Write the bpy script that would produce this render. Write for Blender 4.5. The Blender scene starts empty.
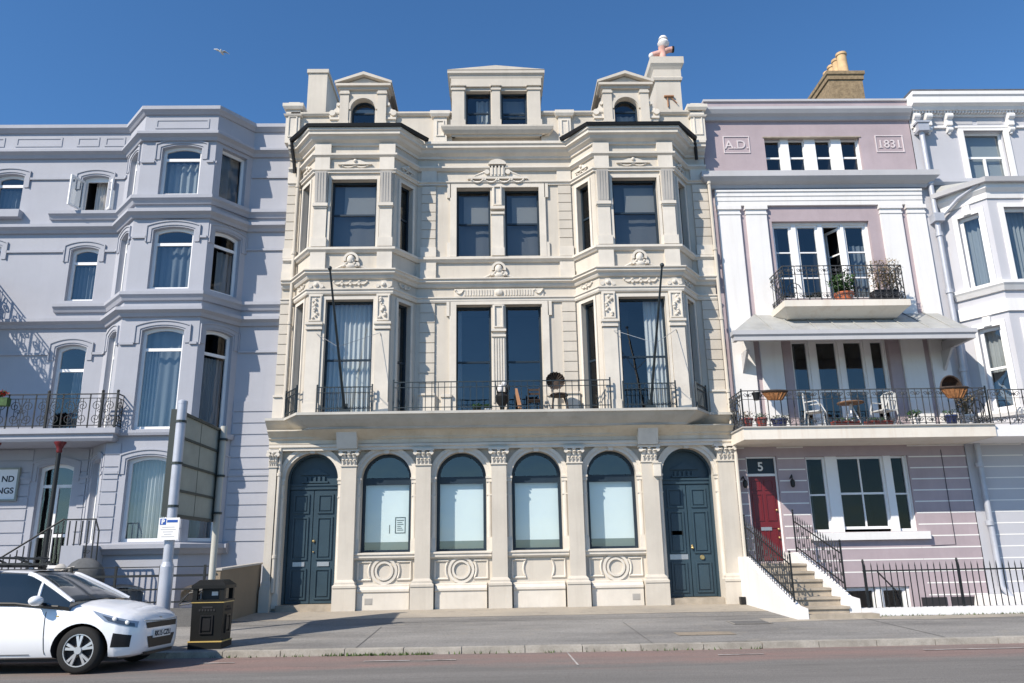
import bpy, bmesh, math, random
from mathutils import Vector, Matrix
from mathutils.geometry import tessellate_polygon
random.seed(11)
SC = bpy.context.scene
C = SC.collection
PI = math.pi
ORG = Vector((0, 0, 0))
V = Vector

# ------------------------------------------------------------------ materials
def nmat(name):
    m = bpy.data.materials.new(name); m.use_nodes = True
    nt = m.node_tree
    return m, nt, nt.nodes['Principled BSDF']

def lnk(nt, a, b): nt.links.new(a, b)

def paint(name, col, rough=.8, var=.08, scale=.7, bump=.12, bscale=45, streak=.0, streak_col=(.25, .22, .18), metal=0, spec=.3, coat=0, world=False):
    """weathered painted / mineral surface: slow patchiness, fine grain bump, optional rain streaks"""
    m, nt, b = nmat(name)
    N = nt.nodes
    tc = N.new('ShaderNodeTexCoord'); co = tc.outputs['Object']
    n1 = N.new('ShaderNodeTexNoise'); n1.inputs['Scale'].default_value = scale; n1.inputs['Detail'].default_value = 6; n1.inputs['Roughness'].default_value = .65
    lnk(nt, co, n1.inputs['Vector'])
    mr = N.new('ShaderNodeMapRange'); mr.inputs['From Min'].default_value = .3; mr.inputs['From Max'].default_value = .7
    mr.inputs['To Min'].default_value = 1 - var; mr.inputs['To Max'].default_value = 1 + var
    lnk(nt, n1.outputs['Fac'], mr.inputs['Value'])
    vm = N.new('ShaderNodeVectorMath'); vm.operation = 'SCALE'; vm.inputs[0].default_value = col[:3]
    lnk(nt, mr.outputs[0], vm.inputs['Scale'])
    out = vm.outputs[0]
    if streak:
        mp = N.new('ShaderNodeMapping'); mp.inputs['Scale'].default_value = (3.2, 3.2, .22)
        lnk(nt, co, mp.inputs['Vector'])
        n2 = N.new('ShaderNodeTexNoise'); n2.inputs['Scale'].default_value = 1.6; n2.inputs['Detail'].default_value = 8; n2.inputs['Roughness'].default_value = .7
        lnk(nt, mp.outputs[0], n2.inputs['Vector'])
        m2 = N.new('ShaderNodeMapRange'); m2.inputs['From Min'].default_value = .50; m2.inputs['From Max'].default_value = .82; m2.inputs['To Max'].default_value = streak
        lnk(nt, n2.outputs['Fac'], m2.inputs['Value'])
        mx = N.new('ShaderNodeMix'); mx.data_type = 'RGBA'
        lnk(nt, m2.outputs[0], mx.inputs['Factor']); lnk(nt, out, mx.inputs['A']); mx.inputs['B'].default_value = (*streak_col, 1)
        out = mx.outputs['Result']
    lnk(nt, out, b.inputs['Base Color'])
    b.inputs['Roughness'].default_value = rough; b.inputs['Metallic'].default_value = metal
    b.inputs['Specular IOR Level'].default_value = spec
    if coat: b.inputs['Coat Weight'].default_value = coat; b.inputs['Coat Roughness'].default_value = .05
    if bump:
        n3 = N.new('ShaderNodeTexNoise'); n3.inputs['Scale'].default_value = bscale; n3.inputs['Detail'].default_value = 4
        lnk(nt, co, n3.inputs['Vector'])
        bp = N.new('ShaderNodeBump'); bp.inputs['Strength'].default_value = bump; bp.inputs['Distance'].default_value = .02
        lnk(nt, n3.outputs['Fac'], bp.inputs['Height']); lnk(nt, bp.outputs[0], b.inputs['Normal'])
    return m

def ground_mat(name, c1, c2, scale=.5, grain=60, rough=.9, gvar=.25, stretch=(1, 1, 1), c3=None, bump=.3):
    m, nt, b = nmat(name); N = nt.nodes
    tc = N.new('ShaderNodeTexCoord')
    mp = N.new('ShaderNodeMapping'); mp.inputs['Scale'].default_value = stretch
    lnk(nt, tc.outputs['Object'], mp.inputs['Vector'])
    n1 = N.new('ShaderNodeTexNoise'); n1.inputs['Scale'].default_value = scale; n1.inputs['Detail'].default_value = 8; n1.inputs['Roughness'].default_value = .65
    lnk(nt, mp.outputs[0], n1.inputs['Vector'])
    cr = N.new('ShaderNodeValToRGB'); cr.color_ramp.elements[0].position = .35; cr.color_ramp.elements[0].color = (*c1, 1)
    cr.color_ramp.elements[1].position = .65; cr.color_ramp.elements[1].color = (*c2, 1)
    lnk(nt, n1.outputs['Fac'], cr.inputs[0])
    n2 = N.new('ShaderNodeTexNoise'); n2.inputs['Scale'].default_value = grain; n2.inputs['Detail'].default_value = 5; n2.inputs['Roughness'].default_value = .8
    lnk(nt, tc.outputs['Object'], n2.inputs['Vector'])
    mr = N.new('ShaderNodeMapRange'); mr.inputs['From Min'].default_value = .3; mr.inputs['From Max'].default_value = .7; mr.inputs['To Min'].default_value = 1 - gvar; mr.inputs['To Max'].default_value = 1 + gvar
    lnk(nt, n2.outputs['Fac'], mr.inputs['Value'])
    vm = N.new('ShaderNodeVectorMath'); vm.operation = 'SCALE'
    lnk(nt, cr.outputs[0], vm.inputs[0]); lnk(nt, mr.outputs[0], vm.inputs['Scale'])
    out = vm.outputs[0]
    if c3:
        n4 = N.new('ShaderNodeTexNoise'); n4.inputs['Scale'].default_value = 2.3; n4.inputs['Detail'].default_value = 7
        lnk(nt, tc.outputs['Object'], n4.inputs['Vector'])
        m4 = N.new('ShaderNodeMapRange'); m4.inputs['From Min'].default_value = .58; m4.inputs['From Max'].default_value = .72; m4.inputs['To Max'].default_value = .7
        lnk(nt, n4.outputs['Fac'], m4.inputs['Value'])
        mx = N.new('ShaderNodeMix'); mx.data_type = 'RGBA'
        lnk(nt, m4.outputs[0], mx.inputs['Factor']); lnk(nt, out, mx.inputs['A']); mx.inputs['B'].default_value = (*c3, 1)
        out = mx.outputs['Result']
    vo = N.new('ShaderNodeTexVoronoi'); vo.inputs['Scale'].default_value = 2.6; lnk(nt, tc.outputs['Object'], vo.inputs['Vector'])
    m5 = N.new('ShaderNodeMapRange'); m5.inputs['From Min'].default_value = .055; m5.inputs['From Max'].default_value = .10; m5.inputs['To Min'].default_value = .45; m5.inputs['To Max'].default_value = 0; lnk(nt, vo.outputs['Distance'], m5.inputs['Value'])
    mx5 = N.new('ShaderNodeMix'); mx5.data_type = 'RGBA'; lnk(nt, m5.outputs[0], mx5.inputs['Factor']); lnk(nt, out, mx5.inputs['A']); mx5.inputs['B'].default_value = (.09, .085, .08, 1); out = mx5.outputs['Result']
    lnk(nt, out, b.inputs['Base Color']); b.inputs['Roughness'].default_value = rough; b.inputs['Specular IOR Level'].default_value = .25
    bp = N.new('ShaderNodeBump'); bp.inputs['Strength'].default_value = bump; bp.inputs['Distance'].default_value = .01
    lnk(nt, n2.outputs['Fac'], bp.inputs['Height']); lnk(nt, bp.outputs[0], b.inputs['Normal'])
    return m

def glass(name, tint=(.8, .86, .88), ior=1.6, wobble=.02):
    """a pane: clear, tinted, reflecting by Fresnel, with the slight waviness of old glass"""
    m = bpy.data.materials.new(name); m.use_nodes = True; nt = m.node_tree; N = nt.nodes
    N.remove(N['Principled BSDF'])
    tr = N.new('ShaderNodeBsdfTransparent'); tr.inputs[0].default_value = (*tint, 1)
    gl = N.new('ShaderNodeBsdfGlossy'); gl.inputs['Roughness'].default_value = .02
    lw = N.new('ShaderNodeLayerWeight'); lw.inputs[0].default_value = .5       # Schlick: the same from either side of the sheet
    pw = N.new('ShaderNodeMath'); pw.operation = 'POWER'; pw.inputs[1].default_value = 5; lnk(nt, lw.outputs['Facing'], pw.inputs[0])
    fr = N.new('ShaderNodeMapRange'); fr.inputs['To Min'].default_value = 2 * ((ior - 1) / (ior + 1)) ** 2; lnk(nt, pw.outputs[0], fr.inputs['Value'])
    mx = N.new('ShaderNodeMixShader')
    tc = N.new('ShaderNodeTexCoord'); ns = N.new('ShaderNodeTexNoise'); ns.inputs['Scale'].default_value = 1.3
    lnk(nt, tc.outputs['Object'], ns.inputs['Vector'])
    bp = N.new('ShaderNodeBump'); bp.inputs['Strength'].default_value = wobble; bp.inputs['Distance'].default_value = .3
    lnk(nt, ns.outputs['Fac'], bp.inputs['Height']); lnk(nt, bp.outputs[0], gl.inputs['Normal'])
    lnk(nt, fr.outputs[0], mx.inputs[0]); lnk(nt, tr.outputs[0], mx.inputs[1]); lnk(nt, gl.outputs[0], mx.inputs[2])
    lnk(nt, mx.outputs[0], N['Material Output'].inputs['Surface'])
    return m

def road_mat(name):
    """worn carriageway: grey asphalt with a band of faded red surfacing along the kerb, ragged at its edge"""
    m, nt, b = nmat(name); N = nt.nodes
    tc = N.new('ShaderNodeTexCoord'); sx = N.new('ShaderNodeSeparateXYZ'); lnk(nt, tc.outputs['Object'], sx.inputs[0])
    def noise(sc, det, st=(1, 1, 1)):
        mp = N.new('ShaderNodeMapping'); mp.inputs['Scale'].default_value = st; lnk(nt, tc.outputs['Object'], mp.inputs['Vector'])
        n = N.new('ShaderNodeTexNoise'); n.inputs['Scale'].default_value = sc; n.inputs['Detail'].default_value = det; n.inputs['Roughness'].default_value = .7; lnk(nt, mp.outputs[0], n.inputs['Vector']); return n.outputs['Fac']
    def rng(v, a, c, d, e):
        r = N.new('ShaderNodeMapRange'); r.inputs['From Min'].default_value = a; r.inputs['From Max'].default_value = c; r.inputs['To Min'].default_value = d; r.inputs['To Max'].default_value = e; lnk(nt, v, r.inputs['Value']); return r.outputs[0]
    def math_(op, a, c):
        q = N.new('ShaderNodeMath'); q.operation = op
        for i, v in enumerate((a, c)):
            if isinstance(v, (int, float)): q.inputs[i].default_value = v
            else: lnk(nt, v, q.inputs[i])
        return q.outputs[0]
    def mix(f, a, c):
        x = N.new('ShaderNodeMix'); x.data_type = 'RGBA'; lnk(nt, f, x.inputs['Factor'])
        for k, v in (('A', a), ('B', c)):
            if isinstance(v, tuple): x.inputs[k].default_value = (*v, 1)
            else: lnk(nt, v, x.inputs[k])
        return x.outputs['Result']
    edge = math_('ADD', sx.outputs['Y'], rng(noise(1.1, 8, (.35, 1.5, 1)), .3, .7, -.9, .9))
    red = math_('MULTIPLY', rng(edge, 10.7, 11.6, 0, 1), rng(noise(.8, 6, (.3, 2.5, 1)), .35, .65, .45, 1))
    grey = mix(rng(noise(.7, 8, (.25, 2.2, 1)), .35, .65, 0, 1), (.155, .148, .138), (.205, .195, .182))
    col = mix(red, grey, (.255, .175, .155))
    col = mix(rng(noise(3, 8, (.3, 3, 1)), .55, .72, 0, .6), col, (.10, .095, .09))
    gr = noise(55, 4)
    vm = N.new('ShaderNodeVectorMath'); vm.operation = 'SCALE'; lnk(nt, col, vm.inputs[0]); lnk(nt, rng(gr, .25, .75, .6, 1.4), vm.inputs['Scale'])
    lnk(nt, vm.outputs[0], b.inputs['Base Color']); b.inputs['Roughness'].default_value = .9; b.inputs['Specular IOR Level'].default_value = .2
    bp = N.new('ShaderNodeBump'); bp.inputs['Strength'].default_value = .6; bp.inputs['Distance'].default_value = .01; lnk(nt, gr, bp.inputs['Height']); lnk(nt, bp.outputs[0], b.inputs['Normal'])
    return m

def cloth(name, col, transl=.3):
    m, nt, b = nmat(name); N = nt.nodes
    b.inputs['Base Color'].default_value = (*col, 1); b.inputs['Roughness'].default_value = .95
    t = N.new('ShaderNodeBsdfTranslucent'); t.inputs[0].default_value = (*col, 1)
    mx = N.new('ShaderNodeMixShader'); mx.inputs[0].default_value = transl
    lnk(nt, b.outputs[0], mx.inputs[1]); lnk(nt, t.outputs[0], mx.inputs[2]); lnk(nt, mx.outputs[0], N['Material Output'].inputs['Surface'])
    return m

M = {}
M['cream'] = paint('cream_wall_paint', (.55, .507, .44), var=.10, streak=.45, streak_col=(.36, .325, .275))
M['ctrim'] = paint('cream_trim_paint', (.635, .59, .52), var=.10, streak=.34, streak_col=(.45, .41, .34), scale=1.5)
M['cgrey'] = paint('weathered_grey_stone', (.42, .40, .37), var=.15)
M['csoff'] = paint('stained_soffit_paint', (.60, .54, .44), streak=.5, streak_col=(.45, .33, .18), scale=1.2, var=.14)
M['blue'] = paint('blue_grey_wall_paint', (.385, .397, .442), streak=.2, streak_col=(.27, .28, .34), var=.06)
M['bluetrim'] = paint('blue_grey_trim_paint', (.375, .388, .432), streak=.25, streak_col=(.26, .27, .33), var=.07)
M['lilac'] = paint('lilac_wall_paint', (.395, .33, .352), streak=.42, streak_col=(.31, .25, .265), var=.1, scale=1.1)
M['white'] = paint('white_wall_paint', (.75, .74, .73), streak=.32, streak_col=(.52, .49, .45), var=.04)
M['greytrim'] = paint('pale_grey_cornice_paint', (.47, .47, .485), streak=.35, streak_col=(.4, .39, .38))
M['pale'] = paint('pale_grey_wall_paint', (.475, .48, .515), streak=.34, streak_col=(.45, .45, .48), var=.05)
M['frame'] = paint('white_window_paint', (.80, .80, .80), var=.03, bump=0, rough=.45)
M['navy'] = paint('dark_navy_paint', (.016, .028, .042), var=.25, bump=0, rough=.4, spec=.4)
M['door'] = paint('slate_blue_door_paint', (.032, .058, .078), var=.2, bump=.03, rough=.4, spec=.4)
M['red'] = paint('dark_red_door_paint', (.135, .013, .018), var=.12, bump=0, rough=.35, spec=.5)
M['iron'] = paint('black_painted_iron', (.012, .014, .015), var=.3, bump=0, rough=.5, spec=.45)
M['irongrey'] = paint('grey_weathered_iron', (.05, .052, .055), var=.4, bump=0, rough=.6)
M['fascia'] = paint('weathered_fascia_paint', (.47, .455, .415), var=.12, streak=.45, streak_col=(.33, .29, .22), scale=1.4)
M['ironblue'] = paint('dark_blue_painted_iron', (.018, .03, .038), var=.3, bump=0, rough=.5, spec=.45)
M['gutter'] = paint('black_gutter_plastic', (.010, .010, .011), bump=0, rough=.5)
M['slate'] = paint('roof_slate', (.11, .115, .125), var=.25, scale=3)
M['lead'] = paint('weathered_sheet_lead', (.34, .345, .335), var=.18, scale=2, streak=.5, streak_col=(.44, .40, .32), rough=.7)
M['stone'] = paint('sandy_step_stone', (.37, .32, .255), var=.25, scale=3, streak=.3, streak_col=(.25, .2, .15))
M['balc'] = paint('cream_balcony_edge', (.70, .65, .57), var=.10, streak=.5, streak_col=(.5, .36, .24))
M['brownwall'] = paint('brown_render', (.25, .20, .145), var=.15)
M['brick'] = paint('yellow_stock_brick', (.27, .20, .12), var=.35, scale=9, bump=.5, bscale=18)
M['potclay'] = paint('buff_clay', (.58, .40, .22), var=.2, scale=4, bump=.1)
M['pinkclay'] = paint('pink_clay', (.62, .36, .30), var=.25, scale=6)
M['whiteclay'] = paint('white_cowl', (.75, .72, .70), var=.12, scale=6)
M['terra'] = paint('terracotta', (.45, .13, .06), var=.2, scale=8)
M['redpot'] = paint('red_glazed_clay', (.26, .055, .045), var=.2, scale=8, rough=.5)
M['bluepot'] = paint('blue_glazed_clay', (.02, .03, .11), var=.2, scale=8, rough=.3, spec=.5)
M['blackplastic'] = paint('black_plastic', (.013, .013, .014), bump=0, rough=.45)
M['wicker'] = paint('brown_wicker', (.28, .125, .05), var=.4, scale=14, bump=.6, bscale=60)
M['wickerdark'] = paint('dark_wicker', (.055, .04, .032), var=.4, scale=14, bump=.6, bscale=60)
M['darkwood'] = paint('dark_chair_wood', (.06, .04, .03), var=.3)
M['wood'] = paint('weathered_timber', (.33, .17, .09), var=.25, scale=5)
M['leaf'] = paint('green_leaves', (.045, .10, .03), var=.5, scale=9, bump=0, rough=.6)
M['dry'] = paint('dry_leaves', (.20, .15, .085), var=.5, scale=9, bump=0, rough=.7)
M['flower'] = paint('red_petals', (.55, .04, .02), var=.4, scale=20, bump=0)
M['room'] = paint('interior_gloom_dim', (.12, .11, .10), bump=0, var=.2)  # room walls coloured dim to stand in for an unlit interior
M['darkroom'] = paint('interior_gloom_dark', (.03, .03, .034), bump=0, var=.2)  # near-black colour paints in the gloom of unlit interiors
M['curtain'] = cloth('white_curtain', (.82, .80, .78), .3)
M['net'] = cloth('grey_net_curtain', (.60, .62, .63), .3)
M['greycurtain'] = cloth('grey_blue_curtain', (.30, .33, .37), .3)
M['film'] = paint('white_window_film', (.86, .90, .90), bump=0, var=.03)
M['filmgrey'] = paint('grey_green_window_board', (.20, .24, .235), bump=0, var=.08)
M['glass'] = glass('window_glass')
M['glassb'] = glass('blue_tinted_window_glass', (.70, .76, .79), 1.68)
M['glassdim'] = glass('low_glare_glass', (.55, .62, .68), 1.32)
M['glassdark'] = glass('dark_old_glass', (.62, .64, .64), 1.55)
M['carglass'] = glass('car_glass', (.16, .20, .20), 1.6, 0)
M['brass'] = paint('worn_brass', (.55, .42, .2), metal=.8, rough=.35, bump=0)
M['steel'] = paint('dull_steel', (.45, .46, .47), metal=.7, rough=.4, bump=0)
M['plaqueink'] = paint('faded_white_plaque_paint', (.62, .56, .57), bump=0, var=.1)
M['chairwhite'] = paint('weathered_white_metal', (.52, .53, .53), var=.15, bump=0, rough=.6)
M['tabletop'] = paint('dark_tabletop', (.20, .12, .075), var=.25, scale=5)
M['ink'] = paint('dark_lettering', (.03, .035, .045), bump=0, var=0)
M['whiteink'] = paint('white_lettering', (.8, .79, .76), bump=0, var=0)
M['galv'] = paint('galvanised_steel', (.45, .47, .52), metal=.25, rough=.5, bump=0, var=.1, scale=3)
M['polepaint'] = paint('pale_grey_pole_paint', (.48, .47, .42), rough=.55, bump=0, streak=.3, streak_col=(.3, .2, .1))
M['signback'] = paint('grey_green_panel', (.30, .32, .285), rough=.6, bump=0, var=.12, scale=2)
M['signframe'] = paint('dark_sign_frame', (.045, .055, .052), rough=.5, bump=0)
M['signface'] = paint('pale_sign_face', (.55, .57, .58), rough=.4, bump=0)
M['bluesign'] = paint('blue_sign_film', (.02, .09, .36), bump=0, var=0)
M['bin'] = paint('black_bin_plastic', (.010, .011, .011), var=.25, bump=.1, bscale=90, rough=.5, spec=.2)
M['gold'] = paint('gold_band', (.50, .36, .12), bump=0, rough=.4)
M['carwhite'] = paint('white_car_paint', (.80, .81, .83), var=.0, bump=0, rough=.3, spec=.5, coat=.7)
M['tyre'] = paint('tyre_rubber', (.018, .018, .018), bump=.1, rough=.85)
M['alloy'] = paint('silver_alloy', (.55, .55, .56), metal=.6, rough=.35, bump=0)
M['rimdark'] = paint('dark_wheel_inside', (.03, .03, .032), bump=0)
M['lamp'] = paint('headlamp_lens', (.22, .27, .34), bump=0, rough=.12, spec=.7, coat=1)
M['lampdark'] = paint('headlamp_bezel', (.06, .075, .10), bump=0, rough=.2, spec=.6, coat=.5)
M['plate'] = paint('white_number_plate', (.72, .72, .70), bump=0, var=0, rough=.4)
M['boulder'] = paint('dark_grey_canvas', (.10, .105, .11), var=.3, scale=4)
M['feather'] = paint('white_feathers', (.78, .78, .78), bump=0)
M['featherg'] = paint('grey_feathers', (.40, .42, .45), bump=0)
M['aspred'] = ground_mat('worn_red_asphalt', (.20, .165, .15), (.25, .185, .165), .6, 45, c3=(.18, .17, .16), stretch=(.35, 1.6, 1))
M['asphalt'] = ground_mat('grey_asphalt', (.165, .16, .15), (.20, .193, .182), .5, 50, stretch=(.4, 1.3, 1))
M['road'] = road_mat('worn_carriageway')
M['pave'] = ground_mat('grey_tarmac_footway', (.165, .16, .152), (.285, .275, .258), .55, 30, c3=(.285, .262, .225), gvar=.38, stretch=(.5, 1.6, 1))
M['pavelight'] = ground_mat('sandy_footway_strip', (.40, .355, .29), (.32, .29, .245), .8, 50, c3=(.25, .23, .20))
M['pavepatch'] = ground_mat('brown_footway_patch', (.30, .25, .19), (.24, .21, .17), 2, 50)
M['darkpatch'] = ground_mat('dark_footway_patch', (.13, .128, .125), (.16, .157, .15), 2, 60)
M['kerb'] = ground_mat('granite_kerb', (.43, .40, .35), (.27, .25, .215), 2.5, 40)
M['linepaint'] = ground_mat('worn_white_line', (.55, .53, .5), (.22, .2, .19), 3, 30)
M['soil'] = ground_mat('dusty_ground', (.2, .18, .15), (.15, .14, .12), .3, 20)
M['grass'] = paint('weed_green', (.06, .10, .025), var=.4, scale=20, bump=0)
M['water'] = paint('sea_water', (.03, .07, .09), var=.1, bump=.3, bscale=.6, rough=.2, spec=.5)

# ------------------------------------------------------------------ mesh helpers
class Fr:
    """a vertical frame: u runs from p0 to p1 in plan, d runs outwards (towards the street for u = +x)"""
    def __init__(s, p0, p1):
        s.o = V((p0[0], p0[1])); d = V((p1[0], p1[1])) - s.o
        s.L = d.length; s.u = d.normalized(); s.n = V((s.u.y, -s.u.x))
    def P(s, u, z, d=0):
        p = s.o + s.u * u + s.n * d
        return (p.x, p.y, z)

def xf(Y, x0=0): return Fr((x0, Y), (x0 + 1, Y))     # straight facade: u = world x (when x0 = 0)

def shape(u0, u1, z0, z1, kind='rect', rise=.1, n=14):
    if kind == 'rect': return [(u0, z0), (u1, z0), (u1, z1), (u0, z1)]
    w = u1 - u0; c = (u0 + u1) / 2
    if kind == 'round': rise = w / 2
    zs = z1 - rise; R = (w * w / 4 + rise * rise) / (2 * rise); zc = z1 - R
    a0 = math.atan2(zs - zc, w / 2); a1 = PI - a0
    L = [(u0, z0), (u1, z0)]
    for i in range(n + 1):
        a = a0 + (a1 - a0) * i / n
        L.append((c + R * math.cos(a), zc + R * math.sin(a)))
    return L

class MB:
    def __init__(s): s.v = []; s.f = []
    def add(s, vs, fs):
        o = len(s.v); s.v += [tuple(v) for v in vs]; s.f += [tuple(i + o for i in f) for f in fs]; return s
    def hexa(s, p):   # 8 points: bottom 4 then top 4, same order
        return s.add(p, [(0, 3, 2, 1), (4, 5, 6, 7), (0, 1, 5, 4), (1, 2, 6, 5), (2, 3, 7, 6), (3, 0, 4, 7)])
    def box(s, x0, x1, y0, y1, z0, z1):
        return s.hexa([(x0, y0, z0), (x1, y0, z0), (x1, y1, z0), (x0, y1, z0), (x0, y0, z1), (x1, y0, z1), (x1, y1, z1), (x0, y1, z1)])
    def fbox(s, fr, u0, u1, z0, z1, d0, d1):
        P = fr.P
        return s.hexa([P(u0, z0, d1), P(u1, z0, d1), P(u1, z0, d0), P(u0, z0, d0), P(u0, z1, d1), P(u1, z1, d1), P(u1, z1, d0), P(u0, z1, d0)])
    def tube(s, pts, r, n=6, r1=None, flat=None):
        pts = [V(p) for p in pts]; k = len(pts); vs = []; fs = []
        up = V((0, 0, 1)); prev = None
        for i, p in enumerate(pts):
            t = (pts[min(i + 1, k - 1)] - pts[max(i - 1, 0)])
            if t.length < 1e-9: t = V((0, 0, 1))
            t.normalize()
            a = prev if prev is not None else (up if abs(t.z) < .9 else V((0, 1, 0)))
            b = t.cross(a)
            if b.length < 1e-6: b = t.cross(V((1, 0, 0)))
            b.normalize(); a = b.cross(t).normalized(); prev = a
            rr = r if r1 is None else r + (r1 - r) * i / max(1, k - 1)
            for j in range(n):
                w = 2 * PI * (j + .5) / n
                vs.append(p + a * (rr * math.cos(w)) + b * (rr * math.sin(w)))
        for i in range(k - 1):
            for j in range(n):
                j2 = (j + 1) % n
                fs.append((i * n + j, i * n + j2, (i + 1) * n + j2, (i + 1) * n + j))
        fs.append(tuple(range(n))[::-1]); fs.append(tuple((k - 1) * n + j for j in range(n)))
        return s.add(vs, fs)
    def sweep(s, path, prof, closed=False):
        """prof: (out, z) closed polygon carried along the plan path (outwards = right-hand normal of the path)"""
        pts = [V((p[0], p[1])) for p in path]; k = len(pts); m = len(prof); vs = []
        ns = []
        segs = k if closed else k - 1
        for i in range(segs):
            d = (pts[(i + 1) % k] - pts[i]).normalized(); ns.append(V((d.y, -d.x)))
        for i in range(k):
            if closed: a, b = ns[i - 1], ns[i]
            else: a = ns[max(0, i - 1)]; b = ns[min(segs - 1, i)]
            q = (a + b) / (1 + a.dot(b))
            for (o, z) in prof: w = pts[i] + q * o; vs.append((w.x, w.y, z))
        fs = []
        for i in range(segs):
            i2 = (i + 1) % k
            for j in range(m):
                j2 = (j + 1) % m
                fs.append((i * m + j, i2 * m + j, i2 * m + j2, i * m + j2))
        if not closed:
            fs.append(tuple(range(m))[::-1]); fs.append(tuple((k - 1) * m + j for j in range(m)))
        return s.add(vs, fs)
    def flat(s, fr, loops, d):
        pts = [p for L in loops for p in L]
        tri = tessellate_polygon([[V((p[0], p[1], 0)) for p in L] for L in loops])
        return s.add([fr.P(p[0], p[1], d) for p in pts], [tuple(t) for t in tri])
    def ring(s, fr, outer, inner, d0, d1):
        k = len(outer); vs = []
        for (L, d) in ((outer, d1), (inner, d1), (inner, d0), (outer, d0)): vs += [fr.P(p[0], p[1], d) for p in L]
        fs = []
        for a in range(4):
            b = (a + 1) % 4
            for i in range(k):
                j = (i + 1) % k
                fs.append((a * k + i, a * k + j, b * k + j, b * k + i))
        return s.add(vs, fs)
    def prism(s, fr, loop, d0, d1):
        k = len(loop)
        vs = [fr.P(p[0], p[1], d1) for p in loop] + [fr.P(p[0], p[1], d0) for p in loop]
        fs = [tuple(range(k)), tuple(range(k, 2 * k))[::-1]] + [(i, (i + 1) % k, k + (i + 1) % k, k + i) for i in range(k)]
        return s.add(vs, fs)
    def wall(s, fr, u0, u1, z0, z1, holes, depth=.16, d=0):
        s.flat(fr, [[(u0, z0), (u1, z0), (u1, z1), (u0, z1)]] + holes, d)
        for L in holes:
            k = len(L)
            vs = [fr.P(p[0], p[1], d) for p in L] + [fr.P(p[0], p[1], d - depth) for p in L]
            s.add(vs, [(i, (i + 1) % k, k + (i + 1) % k, k + i) for i in range(k)])
        return s
    def lathe(s, c, prof, n=16, axis='z', caps=True):
        vs = []; k = len(prof)
        for (r, h) in prof:
            for j in range(n):
                a = 2 * PI * j / n
                if axis == 'z': vs.append((c[0] + r * math.cos(a), c[1] + r * math.sin(a), c[2] + h))
                elif axis == 'y': vs.append((c[0] + r * math.cos(a), c[1] + h, c[2] + r * math.sin(a)))
                else: vs.append((c[0] + h, c[1] + r * math.cos(a), c[2] + r * math.sin(a)))
        fs = [(i * n + j, i * n + (j + 1) % n, (i + 1) * n + (j + 1) % n, (i + 1) * n + j) for i in range(k - 1) for j in range(n)]
        if caps: fs.append(tuple(range(n))[::-1]); fs.append(tuple((k - 1) * n + j for j in range(n)))
        return s.add(vs, fs)
    def ball(s, c, r, nu=10, nv=7):
        if not hasattr(r, '__len__'): r = (r, r, r)
        vs = [(c[0], c[1], c[2] - r[2])]
        for i in range(1, nv):
            ph = -PI / 2 + PI * i / nv
            for j in range(nu):
                a = 2 * PI * j / nu
                vs.append((c[0] + r[0] * math.cos(ph) * math.cos(a), c[1] + r[1] * math.cos(ph) * math.sin(a), c[2] + r[2] * math.sin(ph)))
        vs.append((c[0], c[1], c[2] + r[2])); e = len(vs) - 1
        fs = [(0, 1 + (j + 1) % nu, 1 + j) for j in range(nu)]
        for i in range(nv - 2):
            for j in range(nu):
                a = 1 + i * nu + j; b = 1 + i * nu + (j + 1) % nu
                fs.append((a, b, b + nu, a + nu))
        o = 1 + (nv - 2) * nu
        fs += [(o + j, o + (j + 1) % nu, e) for j in range(nu)]
        return s.add(vs, fs)
    def join(s, o): return s.add(o.v, o.f)
    def build(s, name, mat, parent=None, smooth=False, recalc=True):
        me = bpy.data.meshes.new(name)
        me.from_pydata([(a - ORG.x, b - ORG.y, c - ORG.z) for a, b, c in s.v], [], s.f)
        if recalc:
            bm = bmesh.new(); bm.from_mesh(me); bmesh.ops.recalc_face_normals(bm, faces=bm.faces); bm.to_mesh(me); bm.free()
        if smooth:
            me.polygons.foreach_set('use_smooth', [True] * len(me.polygons)); me.set_sharp_from_angle(angle=.7)
        me.materials.append(M[mat] if isinstance(mat, str) else mat)
        o = bpy.data.objects.new(name, me); C.objects.link(o)
        if parent: o.parent = parent
        else: o.location = ORG
        return o

def tag(o, label, cat, group=None):
    o['label'] = label; o['category'] = cat
    if group: o['group'] = group
    return o
def thing(name, label, cat, loc, group=None):
    global ORG
    ORG = V(loc)
    o = bpy.data.objects.new(name, None); C.objects.link(o); o.location = loc; o.empty_display_size = .2
    return tag(o, label, cat, group)
def org(loc=(0, 0, 0)):
    global ORG; ORG = V(loc)
def structure(o, kind='structure'): o['kind'] = kind; return o

def text(body, fr, u, z, d, size, mat, name, parent, align='LEFT', bold=0, depth=.004):
    cu = bpy.data.curves.new('t', 'FONT'); cu.body = body; cu.size = size; cu.align_x = align; cu.extrude = depth / 2; cu.offset = bold
    to = bpy.data.objects.new('t', cu); me = bpy.data.meshes.new_from_object(to)
    mb = MB()
    mb.add([fr.P(u + v.co.x, z + v.co.y, d + depth / 2 + v.co.z) for v in me.vertices], [tuple(p.vertices) for p in me.polygons])
    bpy.data.objects.remove(to); bpy.data.curves.remove(cu); bpy.data.meshes.remove(me)
    return mb.build(name, mat, parent)

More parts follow.
